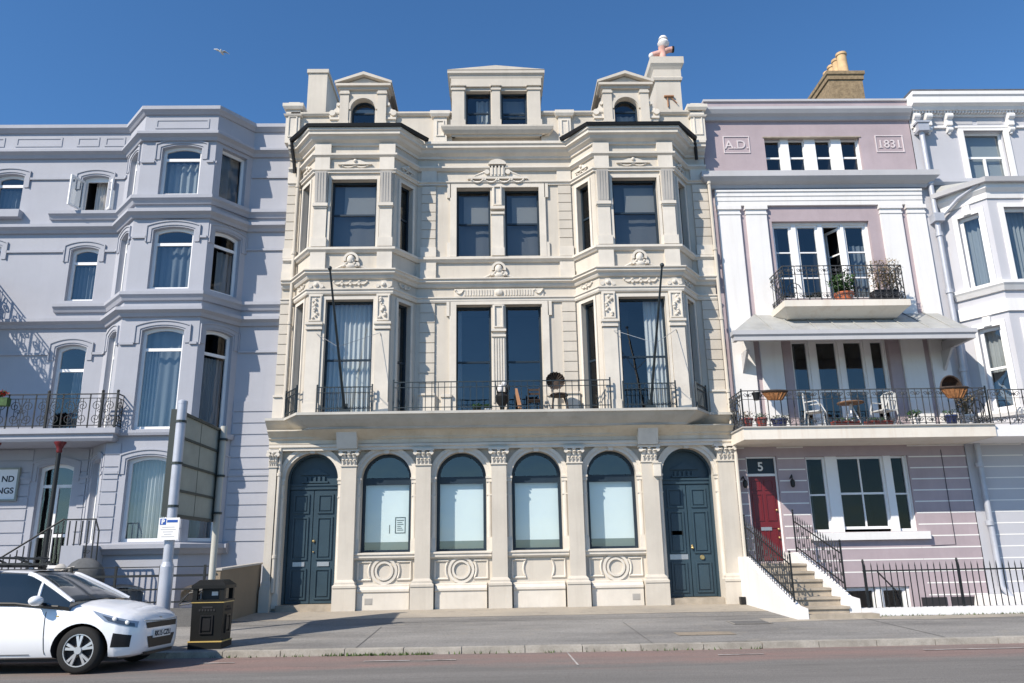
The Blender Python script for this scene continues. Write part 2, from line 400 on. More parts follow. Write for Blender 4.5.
def curtain_mesh(fr, u0, u1, z0, z1, d, folds=9, amp=.03, sag=0):
    mb = MB(); n = max(8, int(folds * 6)); rows = 5; vs = []
    ph = random.random() * 6
    for j in range(rows + 1):
        t = j / rows
        for i in range(n + 1):
            s = i / n
            a = amp * (1 - .25 * t)
            dd = d + a * math.sin(s * folds * 2 * PI + ph + .6 * math.sin(s * 5 + t)) + .3 * a * math.sin(s * folds * 5 + 2 * t)
            uu = u0 + (u1 - u0) * s + sag * (.5 - s) * math.sin(t * PI)
            vs.append(fr.P(uu, z0 + (z1 - z0) * t, dd))
    fs = [(j * (n + 1) + i, j * (n + 1) + i + 1, (j + 1) * (n + 1) + i + 1, (j + 1) * (n + 1) + i) for j in range(rows) for i in range(n)]
    mb.add(vs, fs); return mb

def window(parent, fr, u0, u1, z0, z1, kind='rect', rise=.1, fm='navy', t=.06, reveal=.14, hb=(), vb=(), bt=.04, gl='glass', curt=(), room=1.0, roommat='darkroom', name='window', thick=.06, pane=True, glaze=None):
    """a window unit filling an opening: frame with its bars, pane, curtains, the dim room behind it"""
    d = -reveal
    S = shape(u0 - .015, u1 + .015, z0 - .015, z1 + .015, kind, rise); I = shape(u0 + t, u1 - t, z0 + t, z1 - t, kind, rise)
    mb = MB(); mb.ring(fr, S, I, d - thick, d)
    for z in hb: mb.fbox(fr, u0 + t - .01, u1 - t + .01, z - bt / 2, z + bt / 2, d - thick + .012, d - .008)
    for v in vb:
        if hasattr(v, '__len__'): u, za, zb, w = v
        else: u, za, zb, w = v, z0 + t - .01, z1 - t + .01, bt
        mb.fbox(fr, u - w / 2, u + w / 2, za, zb, d - thick + .015, d - .004)
    w = mb.build(name, fm, parent)
    if pane:
        zt = hb[0] if hb else None
        MB().flat(fr, [I], d - thick * .55).build('pane', gl, w, recalc=False)
    for c in curt:
        a, b, za, zb, m = c[:5]
        if m in ('film', 'filmgrey', 'greyblind'):
            MB().fbox(fr, a, b, za, zb, d - .13, d - .115).build('blind', 'film' if m == 'film' else ('filmgrey' if m == 'filmgrey' else 'net'), w)
        else:
            curtain_mesh(fr, a, b, za, zb, d - .22, max(3, int((b - a) * (c[5] if len(c) > 5 else 9))), .035 if len(c) < 6 or c[5] > 3 else .006).build('curtain', m, w, smooth=True, recalc=False)
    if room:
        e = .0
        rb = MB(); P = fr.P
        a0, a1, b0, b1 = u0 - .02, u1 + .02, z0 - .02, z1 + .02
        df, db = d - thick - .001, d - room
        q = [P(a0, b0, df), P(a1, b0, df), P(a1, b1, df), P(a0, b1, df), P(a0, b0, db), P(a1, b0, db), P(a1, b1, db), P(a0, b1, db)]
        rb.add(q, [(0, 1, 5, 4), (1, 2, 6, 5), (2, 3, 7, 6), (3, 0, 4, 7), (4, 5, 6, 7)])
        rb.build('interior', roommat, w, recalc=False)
    return w

def scroll(mb, fr, u, z, r, d=0, turn=1.6, flip=1, rr=.008, up=1):
    pts = []
    for i in range(15):
        s = i / 14; a = s * turn * 2 * PI; q = r * (1 - .82 * s)
        pts.append(fr.P(u + flip * q * math.cos(a), z + up * q * math.sin(a), d))
    mb.tube(pts, rr, 4)

def swag(mb, fr, u, z, w, drop, d, r=.03):
    pts = []; 
    for i in range(9):
        s = i / 8 - .5
        pts.append((u + w * s, z - drop * (1 - 4 * s * s)))
    for i in range(8):
        s = abs((i + .5) / 8 - .5) * 2
        mb.tube([fr.P(*pts[i], d), fr.P(*pts[i + 1], d)], r * (1.15 - .6 * s), 5)
    mb.ball(fr.P(u - w / 2, z, d), r * 1.2, 6, 5); mb.ball(fr.P(u + w / 2, z, d), r * 1.2, 6, 5)

def volute(mb, fr, u, z, r, d0, d1, n=10):
    L = [(u + r * math.cos(2 * PI * i / n), z + r * math.sin(2 * PI * i / n)) for i in range(n)]
    mb.prism(fr, L, d0, d1)

def capital(mb, fr, u, z0, z1, w, d):
    """leafy capital: bell, two rows of leaves, corner scrolls, abacus"""
    h = z1 - z0
    mb.fbox(fr, u - w * .48, u + w * .48, z0, z0 + h * .07, 0, d + .03)
    mb.fbox(fr, u - w * .42, u + w * .42, z0 + h * .07, z0 + h * .84, 0, d)
    for row, (za, zb, n, o) in enumerate(((.08, .42, 4, .05), (.36, .74, 3, .08))):
        for i in range(n):
            c = u + w * .86 * ((i + .5) / n - .5)
            lw = w * .86 / n * .42
            pts = [(za, .0), (za + (zb - za) * .6, .03), (zb, o), (zb - .05, o + .025)]
            vs = []
            for (f, q) in pts:
                ww = lw * (1 if f < zb - .04 else .55)
                vs += [fr.P(c - ww, z0 + h * f, d + q), fr.P(c, z0 + h * f, d + q + .022), fr.P(c + ww, z0 + h * f, d + q)]
            fs = []
            for a in range(3): fs += [(a * 3, a * 3 + 1, a * 3 + 4, a * 3 + 3), (a * 3 + 1, a * 3 + 2, a * 3 + 5, a * 3 + 4)]
            mb.add(vs, fs)
    for sg in (-1, 1):
        volute(mb, fr, u + sg * w * .46, z0 + h * .74, h * .13, d - .03, d + .09)
        volute(mb, fr, u + sg * w * .2, z0 + h * .72, h * .08, d, d + .06, 8)
    mb.ball(fr.P(u, z0 + h * .86, d + .05), (.05, .05, .05), 8, 6)
    mb.fbox(fr, u - w * .60, u + w * .60, z0 + h * .87, z1, 0, d + .09)

def arch_band(mb, fr, c, zs, r0, r1, d0, d1, n=20, a0=0, a1=PI):
    o = [(c + r1 * math.cos(a0 + (a1 - a0) * i / n), zs + r1 * math.sin(a0 + (a1 - a0) * i / n)) for i in range(n + 1)]
    i_ = [(c + r0 * math.cos(a0 + (a1 - a0) * i / n), zs + r0 * math.sin(a0 + (a1 - a0) * i / n)) for i in range(n + 1)]
    mb.prism_pairs(fr, o, i_, d0, d1)
def _pp(s, fr, o, i_, d0, d1):
    k = len(o); vs = []
    for L, d in ((o, d1), (i_, d1), (i_, d0), (o, d0)): vs += [fr.P(p[0], p[1], d) for p in L]
    fs = []
    for a in range(4):
        b = (a + 1) % 4
        fs += [(a * k + i, a * k + i + 1, b * k + i + 1, b * k + i) for i in range(k - 1)]
    fs += [(0, k, 2 * k, 3 * k), (k - 1, 4 * k - 1, 3 * k - 1, 2 * k - 1)]
    return s.add(vs, fs)
MB.prism_pairs = _pp

def rect_frame(mb, fr, u0, u1, z0, z1, t, d0, d1):
    mb.ring(fr, shape(u0, u1, z0, z1), shape(u0 + t, u1 - t, z0 + t, z1 - t), d0, d1)

def bars(mb, fr, u0, u1, z0, z1, step=.11, r=.009, d=0, rails=(), spear=0):
    n = max(1, round((u1 - u0) / step))
    for i in range(n + 1):
        u = u0 + (u1 - u0) * i / n
        mb.fbox(fr, u - r, u + r, z0, z1, d - r, d + r)
        if spear:
            mb.add([fr.P(u - r * 1.9, z1, d), fr.P(u, z1, d + r * 1.9), fr.P(u + r * 1.9, z1, d), fr.P(u, z1, d - r * 1.9), fr.P(u, z1 + spear, d)], [(0, 1, 4), (1, 2, 4), (2, 3, 4), (3, 0, 4), (3, 2, 1, 0)])
    for z, h in rails: mb.fbox(fr, u0 - .012, u1 + .012, z - h / 2, z + h / 2, d - .014, d + .014)
# ================================================================== THE SETTING
def kerbY(x):
    pts = [(-40, 14.1), (-5, 12.86), (2.4, 12.62), (40, 12.70)]
    for (a, b), (c, d) in zip(pts, pts[1:]):
        if x <= c: return b + (d - b) * (x - a) / (c - a)
    return pts[-1][1]
ZR, ZK, ZB = .20, .29, .475       # gutter, kerb top, back of the footway
def paveZ(x, y):
    k = kerbY(x); t = min(1, max(0, (y - k) / (18.85 - k))); return ZK + (ZB - ZK) * t
def roadZ(x, y): 
    k = kerbY(x); return ZR + min(.06, .017 * max(0, k - y))

org()
def sheet(name, mat, xs, yfun, zfun, ny, lift=0):
    mb = MB(); vs = []
    for x in xs:
        y0, y1 = yfun(x)
        for j in range(ny + 1):
            y = y0 + (y1 - y0) * j / ny; vs.append((x, y, zfun(x, y) + lift))
    n = ny + 1
    mb.add(vs, [(i * n + j, (i + 1) * n + j, (i + 1) * n + j + 1, i * n + j + 1) for i in range(len(xs) - 1) for j in range(ny)])
    return structure(mb.build(name, mat, recalc=False))
xs = [-60, -40, -30, -20, -15, -10, -7.5, -5, -2.5, 0, 2.4, 5, 7.5, 10, 15, 20, 30, 40, 60]
sheet('road', 'road', xs, lambda x: (-3.0, kerbY(x)), roadZ, 24)
structure(MB().add([(-400, -600, -1.6), (400, -600, -1.6), (400, 400, -1.6), (-400, 400, -1.6)], [(0, 1, 2, 3)]).build('ground', 'soil', recalc=False))
structure(MB().add([(-900, -9000, -1.2), (900, -9000, -1.2), (900, -40, -1.2), (-900, -40, -1.2)], [(0, 1, 2, 3)]).build('sea', 'water', recalc=False))
structure(MB().box(-60, 60, -9, -3.0, -1.5, .32).build('promenade', 'asphalt'))
# footway: three sheets (hotel frontage, cream house, lilac house) with different back lines
sheet('pavement', 'pave', [-60, -40, -20, -12, -8, -5.62], lambda x: (kerbY(x) + .13, 16.35), paveZ, 8)
sheet('pavement', 'pave', [-5.62, -4, -2, 0, 2.4, 4, 5.74], lambda x: (kerbY(x) + .13, 19.6), paveZ, 12)
sheet('pavement', 'pave', [5.74, 8, 10, 15, 25, 40, 60], lambda x: (kerbY(x) + .13, 15.83), paveZ, 8)
sheet('pavement', 'pavelight', [-5.6, -4, -2, 0, 2, 4, 5.7], lambda x: (17.15 + .12 * math.sin(x * 1.7), 19.0), paveZ, 4, .004)
sheet('pavement', 'pavelight', [5.0, 6, 7, 8, 10, 14, 20], lambda x: (15.25 + .1 * math.sin(x * 2.1), 15.82), paveZ, 2, .004)
sheet('pavement', 'darkpatch', [-5.2, -2, 1, 3.2, 5.6], lambda x: (16.28 + .02 * math.sin(x * 3), 16.31 + .02 * math.sin(x * 3 + .4)), paveZ, 1, .005)
for x_ in (-2.2, 2.35, 6.9): sheet('pavement', 'darkpatch', [x_, x_ + .018], lambda x: (kerbY(x) + .15, 15.6), paveZ, 3, .005)
sheet('pavement', 'pavepatch', [2.95, 3.25, 3.6, 3.9], lambda x: (13.55, 13.95 + .03 * math.sin(x * 9)), paveZ, 2, .006)
# hotel and lilac front areas, below the footway
structure(MB().box(-60, -5.66, 16.36, 19.35, -1.5, -.35).build('area_floor', 'pavelight'))
structure(MB().box(5.76, 60, 15.9, 19.25, -1.5, -.9).build('area_floor', 'pavelight'))
# kerb: granite lengths
kb = MB(); x = -40.0
while x < 40:
    L = .86 + .12 * random.random(); a, b = x, x + L - .012
    ya, yb = kerbY(a), kerbY(b); dz = random.uniform(-.004, .004)
    kb.hexa([(a, ya, .1), (b, yb, .1), (b, yb + .135, .1), (a, ya + .135, .1), (a, ya, ZK - .004 + dz), (b, yb, ZK - .004 + dz), (b, yb + .135, ZK + .004 + dz), (a, ya + .135, ZK + .004 + dz)])
    x += L
structure(kb.build('kerb', 'kerb'))
for (x0, x1, y) in ((-4.35, -3.75, 12.02), (-1.9, -1.25, 11.86), (-1.05, -.6, 11.83), (3.1, 3.75, 11.78), (6.1, 8.2, 11.9), (-8.6, -7.9, 12.1)):
    sheet('road_marking', 'linepaint', [x0, (x0 + x1) / 2, x1], lambda x, y=y: (y - .035, y + .035), roadZ, 1, .009)
# a narrow reinstated trench across the carriageway
sheet('road_marking', 'linepaint', [1.02, 1.045], lambda x: (10.9, kerbY(x) - .05), roadZ, 2, .008)
# weeds along the kerb
gb = MB()
for i in range(340):
    x = random.choice((random.uniform(-2.7, -1.0), random.uniform(-2.7, -1.0), random.uniform(-4.4, 4.0))); y = kerbY(x) - random.random() ** 2 * .10 - .005
    z = roadZ(x, y); h = random.uniform(.015, .06); a = random.random() * 6; w = .012
    gb.add([(x - w * math.cos(a), y - w * math.sin(a), z), (x + w * math.cos(a), y + w * math.sin(a), z), (x + .04 * math.cos(a + 1.5) * random.uniform(-1, 1), y + .03 * random.uniform(-1, 1), z + h)], [(0, 1, 2)])
for i in range(260):
    x = random.uniform(6.9, 11.5); y = 15.80 - random.random() ** 2 * .1; z = paveZ(x, y)
    h = random.uniform(.01, .05); a = random.random() * 6; w = .012
    gb.add([(x - w * math.cos(a), y - w * math.sin(a), z), (x + w * math.cos(a), y + w * math.sin(a), z), (x + .04 * random.uniform(-1, 1), y + .03 * random.uniform(-1, 1), z + h)], [(0, 1, 2)])
o = gb.build('weeds', 'grass', recalc=False); o['kind'] = 'stuff'; o['label'] = 'low green weeds growing along the kerb and wall foot'

# ================================================================== CREAM HOUSE
W, B, GW, G = 19.2, 18.45, 19.15, 18.95
house = thing('terraced_house', 'tall cream house with two canted bays, arched ground floor and three dormers', 'house', (.15, 19.2, .475))
FW = xf(W); FB = xf(B); FG = xf(GW)
BAYS = ((-5.12, -4.60, -2.54, -2.02), (2.11, 2.63, 4.70, 5.22))
PATH = [(-5.47, W), (-5.12, W), (-4.60, B), (-2.54, B), (-2.02, W), (2.11, W), (2.63, B), (4.70, B), (5.22, W), (5.77, W)]
# --- upper walls
mb = MB()
holes = [shape(-.98, -.08, 9.22, 11.17), shape(.31, 1.23, 9.22, 11.17), shape(-1.0, -.09, 4.98, 7.87), shape(.29, 1.2, 4.98, 7.87)]
mb.wall(FW, -2.02, 2.11, 4.4, 12.9, holes, .2)
mb.wall(FW, -5.47, -5.12, 4.4, 12.9, [], .2); mb.wall(FW, 5.22, 5.77, 4.4, 12.9, [], .2)
mb.box(-5.47, -5.465, W, 27, -.5, 13.2); mb.box(5.765, 5.77, W, 27, -.5, 13.2); mb.box(-5.46, 5.76, 26.9, 27, -.5, 13.2)
mb.build('wall', 'cream', house, recalc=False)
WIN1, WIN2 = (4.97, 7.80), (9.17, 11.06)
CF = []
for (a, b, c, d) in BAYS:
    mb = MB(); m = (b + c) / 2
    fl, fr_ = Fr((a, W), (b, B)), Fr((c, B), (d, W))
    u0, u1 = m - .585, m + .585
    mb.wall(FB, b, c, 4.9, 12.45, [shape(u0, u1, *WIN1), shape(u0, u1, *WIN2)], .18)
    for f in (fl, fr_):
        q = (.22, .70)
        mb.wall(f, 0, f.L, 4.9, 12.45, [shape(*q, *WIN1), shape(*q, *WIN2)], .14)
    mb.add([(a, W, 12.44), (b, B, 12.44), (c, B, 12.44), (d, W, 12.44)], [(0, 1, 2, 3)])
    mb.build('bay', 'cream', house, recalc=False)
    CF.append((fl, fr_, m, u0, u1, b, c))

def sash(fr, u0, u1, z0, z1, mid, curt=(), reveal=.16, **k):
    return window(house, fr, u0, u1, z0, z1, fm='navy', t=.055, hb=(mid,), bt=.05, reveal=reveal, curt=curt, **k)
for i, (fl, fr_, m, u0, u1, b, c) in enumerate(CF):
    if i == 0:
        sash(FB, u0, u1, *WIN1, 6.30, [(u0, u1, 4.97, 7.8, 'curtain', 9)], room=1.2)
        sash(fl, .22, .70, *WIN1, 6.30, [(.22, .45, 4.97, 7.8, 'greycurtain')], reveal=.12)
        sash(fr_, .22, .70, *WIN1, 6.30, [(.3, .70, 4.97, 7.8, 'net', 12)], reveal=.12)
    else:
        sash(FB, u0, u1, *WIN1, 6.30, [(u0 + .68, u1, 4.97, 7.8, 'curtain', 11)], room=1.2)
        sash(fl, .22, .70, *WIN1, 6.30, [(.42, .70, 4.97, 7.8, 'curtain')], reveal=.12)
        sash(fr_, .22, .70, *WIN1, 6.30, [(.22, .4, 4.97, 7.8, 'greycurtain')], reveal=.12)
    sash(FB, u0, u1, *WIN2, 10.14, [(u0, u1, 9.17, 11.06, 'greycurtain', 2), (u0 + .3, u1, 10.17, 10.98, 'greyblind')] if i == 0 else [(u0, u1, 9.17, 11.06, 'greycurtain', 2), (u0 + .35, u1, 10.17, 10.9, 'greyblind')], gl='glassdark', roommat='room')  # flat full-width curtains added for the greyish sky reflection in these upper sashes
    sash(fl, .22, .70, *WIN2, 10.14, [(.42, .7, 9.17, 11.0, 'net', 4)] if i else [], reveal=.12, gl='glassdark')
    sash(fr_, .22, .70, *WIN2, 10.14, [], reveal=.12, gl='glassdark')
sash(FW, -.98, -.08, 9.22, 11.17, 10.2, [(-.98, -.08, 9.22, 11.17, 'greycurtain', 2), (-.8, -.1, 10.22, 11.05, 'greyblind')], reveal=.18, gl='glassdark', roommat='room')  # flat full-width curtain added, its grey imitating reflected sky
sash(FW, .31, 1.23, 9.22, 11.17, 10.2, [(.31, 1.23, 9.22, 11.17, 'greycurtain', 2), (.5, 1.2, 10.22, 11.02, 'greyblind')], reveal=.18, gl='glassdark', roommat='room')  # likewise an added grey curtain imitating reflected sky
sash(FW, -1.0, -.09, 4.98, 7.87, 6.4, [(-.98, -.86, 4.98, 7.8, 'net', 12)], reveal=.18, gl='glassb')
sash(FW, .29, 1.2, 4.98, 7.87, 6.4, [], reveal=.18, gl='glassb')

# --- horizontal mouldings that run round the bays
def strip(name, prof, mat='ctrim', path=PATH): return MB().sweep(path, prof).build(name, mat, house)
def sq(z0, z1, o): return [(-.02, z0), (o, z0), (o, z1), (-.02, z1)]
strip('string_course', [(-.02, 7.93), (.05, 7.93), (.07, 7.97), (.07, 8.02), (.10, 8.04), (.10, 8.07), (-.02, 8.07)])
strip('cornice', [(-.02, 8.34), (.05, 8.34), (.08, 8.39), (.08, 8.42), (.15, 8.46), (.15, 8.51), (.19, 8.53), (.19, 8.56), (-.02, 8.58)])
strip('sill_course', [(-.02, 9.03), (.05, 9.03), (.09, 9.08), (.12, 9.1), (.12, 9.16), (-.02, 9.18)])
strip('string_course', [(-.02, 11.24), (.05, 11.24), (.05, 11.28), (.09, 11.31), (.09, 11.34), (-.02, 11.34)])
strip('string_course', [(-.02, 11.66), (.05, 11.66), (.09, 11.70), (.12, 11.72), (.12, 11.77), (-.02, 11.79)])
strip('cornice', [(-.02, 12.02), (.05, 12.02), (.06, 12.08), (.16, 12.14), (.20, 12.21), (.27, 12.24), (.27, 12.31), (.31, 12.34), (.31, 12.41), (-.02, 12.45)])
# --- fascia, brackets and balcony edge above the ground floor
LP = [(-5.60, 18.92), (-5.12, 18.92), (-4.66, 18.20), (4.76, 18.20), (5.24, 18.92), (5.90, 18.92)]
bal = MB().sweep(LP, [(-1.0, 4.60), (-.40, 4.60), (-.37, 4.615), (-.36, 4.65), (-.24, 4.72), (-.11, 4.81), (-.03, 4.885), (.015, 4.89), (.015, 4.95), (-1.0, 4.955)]).build('balcony', 'fascia', house)
MB().sweep([(-5.47, GW), (5.77, GW)], [(-.02, 4.30), (.2, 4.30), (.2, 4.40), (.26, 4.44), (.26, 4.47), (.42, 4.60), (.42, 4.63), (-.02, 4.63)]).build('cornice', 'csoff', house)
for (a, b, c, d) in BAYS:   # the bellied supports below each bay
    m = (a + d) / 2; mb = MB(); vs = []; n = 26
    for (z, rx, ry) in ((4.605, 1.50, .60), (4.57, 1.46, .54), (4.52, 1.36, .42), (4.46, 1.25, .30), (4.42, 1.18, .24)):
        for i in range(n + 1):
            t = PI * i / n; vs.append((m - rx * math.cos(t), GW - .02 - ry * max(0, math.sin(t)) ** .8, z))
    mb.add(vs, [(k * (n + 1) + i, k * (n + 1) + i + 1, (k + 1) * (n + 1) + i + 1, (k + 1) * (n + 1) + i) for k in range(4) for i in range(n)])
    mb.add(vs[-(n + 1):], [tuple(range(n + 1))])
    mb.build('bay_support', 'csoff', house, smooth=True)
    MB().hexa([(m - .24, 18.80, 4.17), (m + .24, 18.80, 4.17), (m + .24, 19.15, 4.2), (m - .24, 19.15, 4.2), (m - .24, 18.60, 4.66), (m + .24, 18.60, 4.66), (m + .24, 19.15, 4.66), (m - .24, 19.15, 4.66)]).build('bracket', 'ctrim', house)

# --- ground floor
AW = [-2.65, -.85, .97, 2.79]; AD = [-4.44, 4.65]
mb = MB()
holes = [shape(c - .60, c + .60, 1.74, 4.09, 'round', n=20) for c in AW] + [shape(c - .63, c + .63, .50, 4.12, 'round', n=20) for c in AD]
mb.wall(FG, -5.47, 5.77, .2, 4.45, holes, .22)
mb.build('wall', 'cream', house, recalc=False)
MB().sweep([(-5.47, GW), (5.77, GW)], [(-.02, 4.16), (.16, 4.16), (.16, 4.22), (.2, 4.24), (.2, 4.31), (-.02, 4.31)]).build('string_course', 'ctrim', house)
for i, c in enumerate(AW):
    cur = [(c - .6, c + .6, 2.0, 3.36, 'film'), (c - .6, c + .6, 1.74, 2.0, 'filmgrey')]
    w = window(house, FG, c - .60, c + .60, 1.74, 4.09, 'round', fm='navy', t=.075, reveal=.2, hb=(3.43,), bt=.17, curt=cur, gl='glass', room=1.4)
    if i == 0:   # paper notice taped inside the glass
        nb = MB(); rect_frame(nb, FG, c + .19, c + .44, 2.20, 2.58, .018, -.312, -.308); nb.fbox(FG, c + .23, c + .40, 2.50, 2.515, -.312, -.308)
        for k in range(5): nb.fbox(FG, c + .24, c + .24 + .03 * (5 - k % 3), 2.27 + k * .045, 2.283 + k * .045, -.312, -.308)
        nb.fbox(FG, c + .05, c + .065, 2.2, 2.40, -.312, -.308)
        nb.build('notice', 'ink', w)
for c, r, z0 in [(c, .60, 1.74) for c in AW] + [(c, .63, .55) for c in AD]:
    zs = 4.09 - .60 if r < .62 else 4.12 - .63
    mb = MB(); arch_band(mb, FG, c, zs, r + .0, r + .13, -.02, .05); arch_band(mb, FG, c, zs, r + .08, r + .165, -.02, .085)
    mb.prism(FG, [(c - .055, zs + r - .02), (c + .055, zs + r - .02), (c + .085, zs + r + .2), (c - .085, zs + r + .2)], -.02, .11)
    mb.build('arch_moulding', 'ctrim', house)
    for sg in (-1, 1):
        u = c + sg * (r + .075); mb = MB()
        mb.fbox(FG, u - .07, u + .07, zs - .13, zs - .0, -.02, .09); mb.fbox(FG, u - .085, u + .085, zs - .045, zs + .002, -.02, .11)
        mb.tube([FG.P(u, z0 + .32, .02), FG.P(u, zs - .13, .02)], .06, 10)
        mb.fbox(FG, u - .07, u + .07, z0, z0 + .28, -.02, .085); mb.fbox(FG, u - .06, u + .06, z0 + .28, z0 + .33, -.02, .075)
        mb.fbox(FG, u - .068, u + .068, zs - .45, zs - .42, -.02, .08)
        mb.build('jamb_column', 'ctrim', house)
for i, c in enumerate(AW):       # sill, panel and ring below each arched window
    MB().sweep([(c - .72, GW), (c + .72, GW)], [(-.02, 1.60), (.06, 1.60), (.1, 1.64), (.1, 1.70), (.13, 1.71), (.13, 1.745), (-.02, 1.76)]).build('sill', 'ctrim', house)
    mb = MB()
    for sg in (-1, 1):
        a = math.asin(.20 / .36)
        o = [(c + sg * .62, 1.11), (c + sg * .62, 1.57)] ; arc = [(c + sg * .36 * math.cos(-a + 2 * a * k / 8), 1.34 + .36 * math.sin(-a + 2 * a * k / 8)) for k in range(9)]
        L = [(c + sg * .62, 1.14), (c + sg * .62, 1.54)] + [(p[0], p[1]) for p in reversed(arc)]
        pts = L + [L[0]]
        MB().tube([FG.P(p[0], p[1], .012) for p in pts], .028, 5).build('panel_moulding', 'ctrim', house)
    if i != 2:
        mb = MB(); arch_band(mb, FG, c, 1.34, .25, .31, -.01, .035, 24, 0, 2 * PI); arch_band(mb, FG, c, 1.34, .17, .215, -.01, .045, 24, 0, 2 * PI)
        mb.build('ring_moulding', 'ctrim', house)
    MB().sweep([(c - .6, GW), (c + .6, GW)], [(-.02, .3), (.14, .3), (.14, .86), (.17, .88), (.17, .93), (.1, .99), (.1, 1.02), (-.02, 1.05)]).build('plinth', 'ctrim', house)
    if i in (0, 3):
        mb = MB(); mb.fbox(FG, c - .42 + .75 * (i == 3), c - .24 + .75 * (i == 3), .6, .74, .14, .146)
        for k in range(5): mb.fbox(FG, c - .41 + .75 * (i == 3), c - .25 + .75 * (i == 3), .61 + k * .026, .618 + k * .026, .146, .152)
        mb.build('air_brick', 'cgrey', house)
PX = [(-5.34, .18), (-3.53, .36), (-1.75, .36), (.06, .36), (1.88, .36), (3.70, .38), (5.56, .40)]
for u, w in PX:
    mb = MB(); d = .2
    mb.fbox(FG, u - w / 2, u + w / 2, 1.12, 3.80, -.02, d); e = .09 if w > .2 else .03; mb.fbox(FG, u - w / 2 - e, u + w / 2 + e, .2, .98, -.02, d + .07)
    mb.sweep([(u - w / 2 - .0, GW), (u - w / 2, GW - d), (u + w / 2, GW - d), (u + w / 2, GW)][::1], [(-.02, .98), (e, .98), (e, 1.03), (e * .6, 1.06), (e * .6, 1.10), (0, 1.16), (-.02, 1.16)])
    p = mb.build('pilaster', 'cream', house)
    cb = MB(); capital(cb, FG, u, 3.76, 4.165, w + .06, d); cb.build('capital', 'ctrim', p)
# wall lamp box on the pilaster beside the right-hand door
mb = MB(); mb.fbox(FG, 3.78, 3.95, 3.42, 3.72, .2, .28); mb.fbox(FG, 3.80, 3.93, 3.40, 3.42, .2, .26); mb.fbox(FG, 3.76, 3.97, 3.72, 3.74, .2, .3); mb.build('alarm_box', 'ctrim', house)

def panelled_door(c, left):
    mb = MB(); f = xf(19.50); zs = 3.49; z0 = .62
    mb.prism(f, shape(c - .66, c + .66, z0, 4.14, 'round', n=20), -.06, 0)
    mb.ring(FG, shape(c - .645, c + .645, .5, 4.135, 'round', n=20), shape(c - .58, c + .58, .5, 4.07, 'round', n=20), -.35, -.2)
    mb.fbox(f, c - .6, c + .6, 3.27, 3.36, 0, .07); mb.fbox(f, c - .6, c + .6, 3.36, 3.40, 0, .10)
    for u0, u1 in ((c - .57, c - .01), (c + .01, c + .57)):
        mb.fbox(f, u0, u1, z0 + .01, 3.25, 0, .04)
        for a, b in ((.72, 1.42), (1.62, 2.62), (2.70, 3.16)):
            rect_frame(mb, f, u0 + .09, u1 - .09, a, b, .04, .03, .07); mb.fbox(f, u0 + .16, u1 - .16, a + .07, b - .07, .03, .06)
    # pedimented carving in the fanlight
    mb.prism(f, [(c - .34, 3.62), (c + .34, 3.62), (c, 3.80)], 0, .05)
    for k in range(5): mb.fbox(f, c - .26 + k * .11, c - .20 + k * .11, 3.47, 3.58, 0, .05)
    mb.fbox(f, c - .32, c + .32, 3.43, 3.47, 0, .06)
    d = mb.build('door', 'door', house)
    for u in ((c - .29, c + .29) if left else (c - .29,)):
        mb = MB(); z = 1.52 if left else 2.1
        mb.fbox(f, u - .14, u + .14, z - .05, z + .05, .03, .06); mb.build('letterbox', 'steel' if left else 'iron', d)
    mb = MB(); mb.ball(f.P(c + .05, 2.05 if left else 1.75, .08), .035, 8, 6); mb.ball(f.P(c + .05, 1.8, .06), .02, 8, 6); mb.build('handle', 'brass', d)
    if not left:
        MB().fbox(f, c - .50, c - .06, 1.48, 1.60, .04, .05).build('kick_plate', 'steel', d)
        mb = MB(); mb.lathe(f.P(c + .28, 1.52, .06), [(.045, -.02), (.06, 0), (.045, .015), (.03, .0)], 12, 'y'); mb.build('knocker', 'brass', d)
    MB().box(c - .66, c + .66, 18.98, 19.55, .3, .615).build('doorstep', 'stone', house)
panelled_door(-4.44, True); panelled_door(4.65, False)

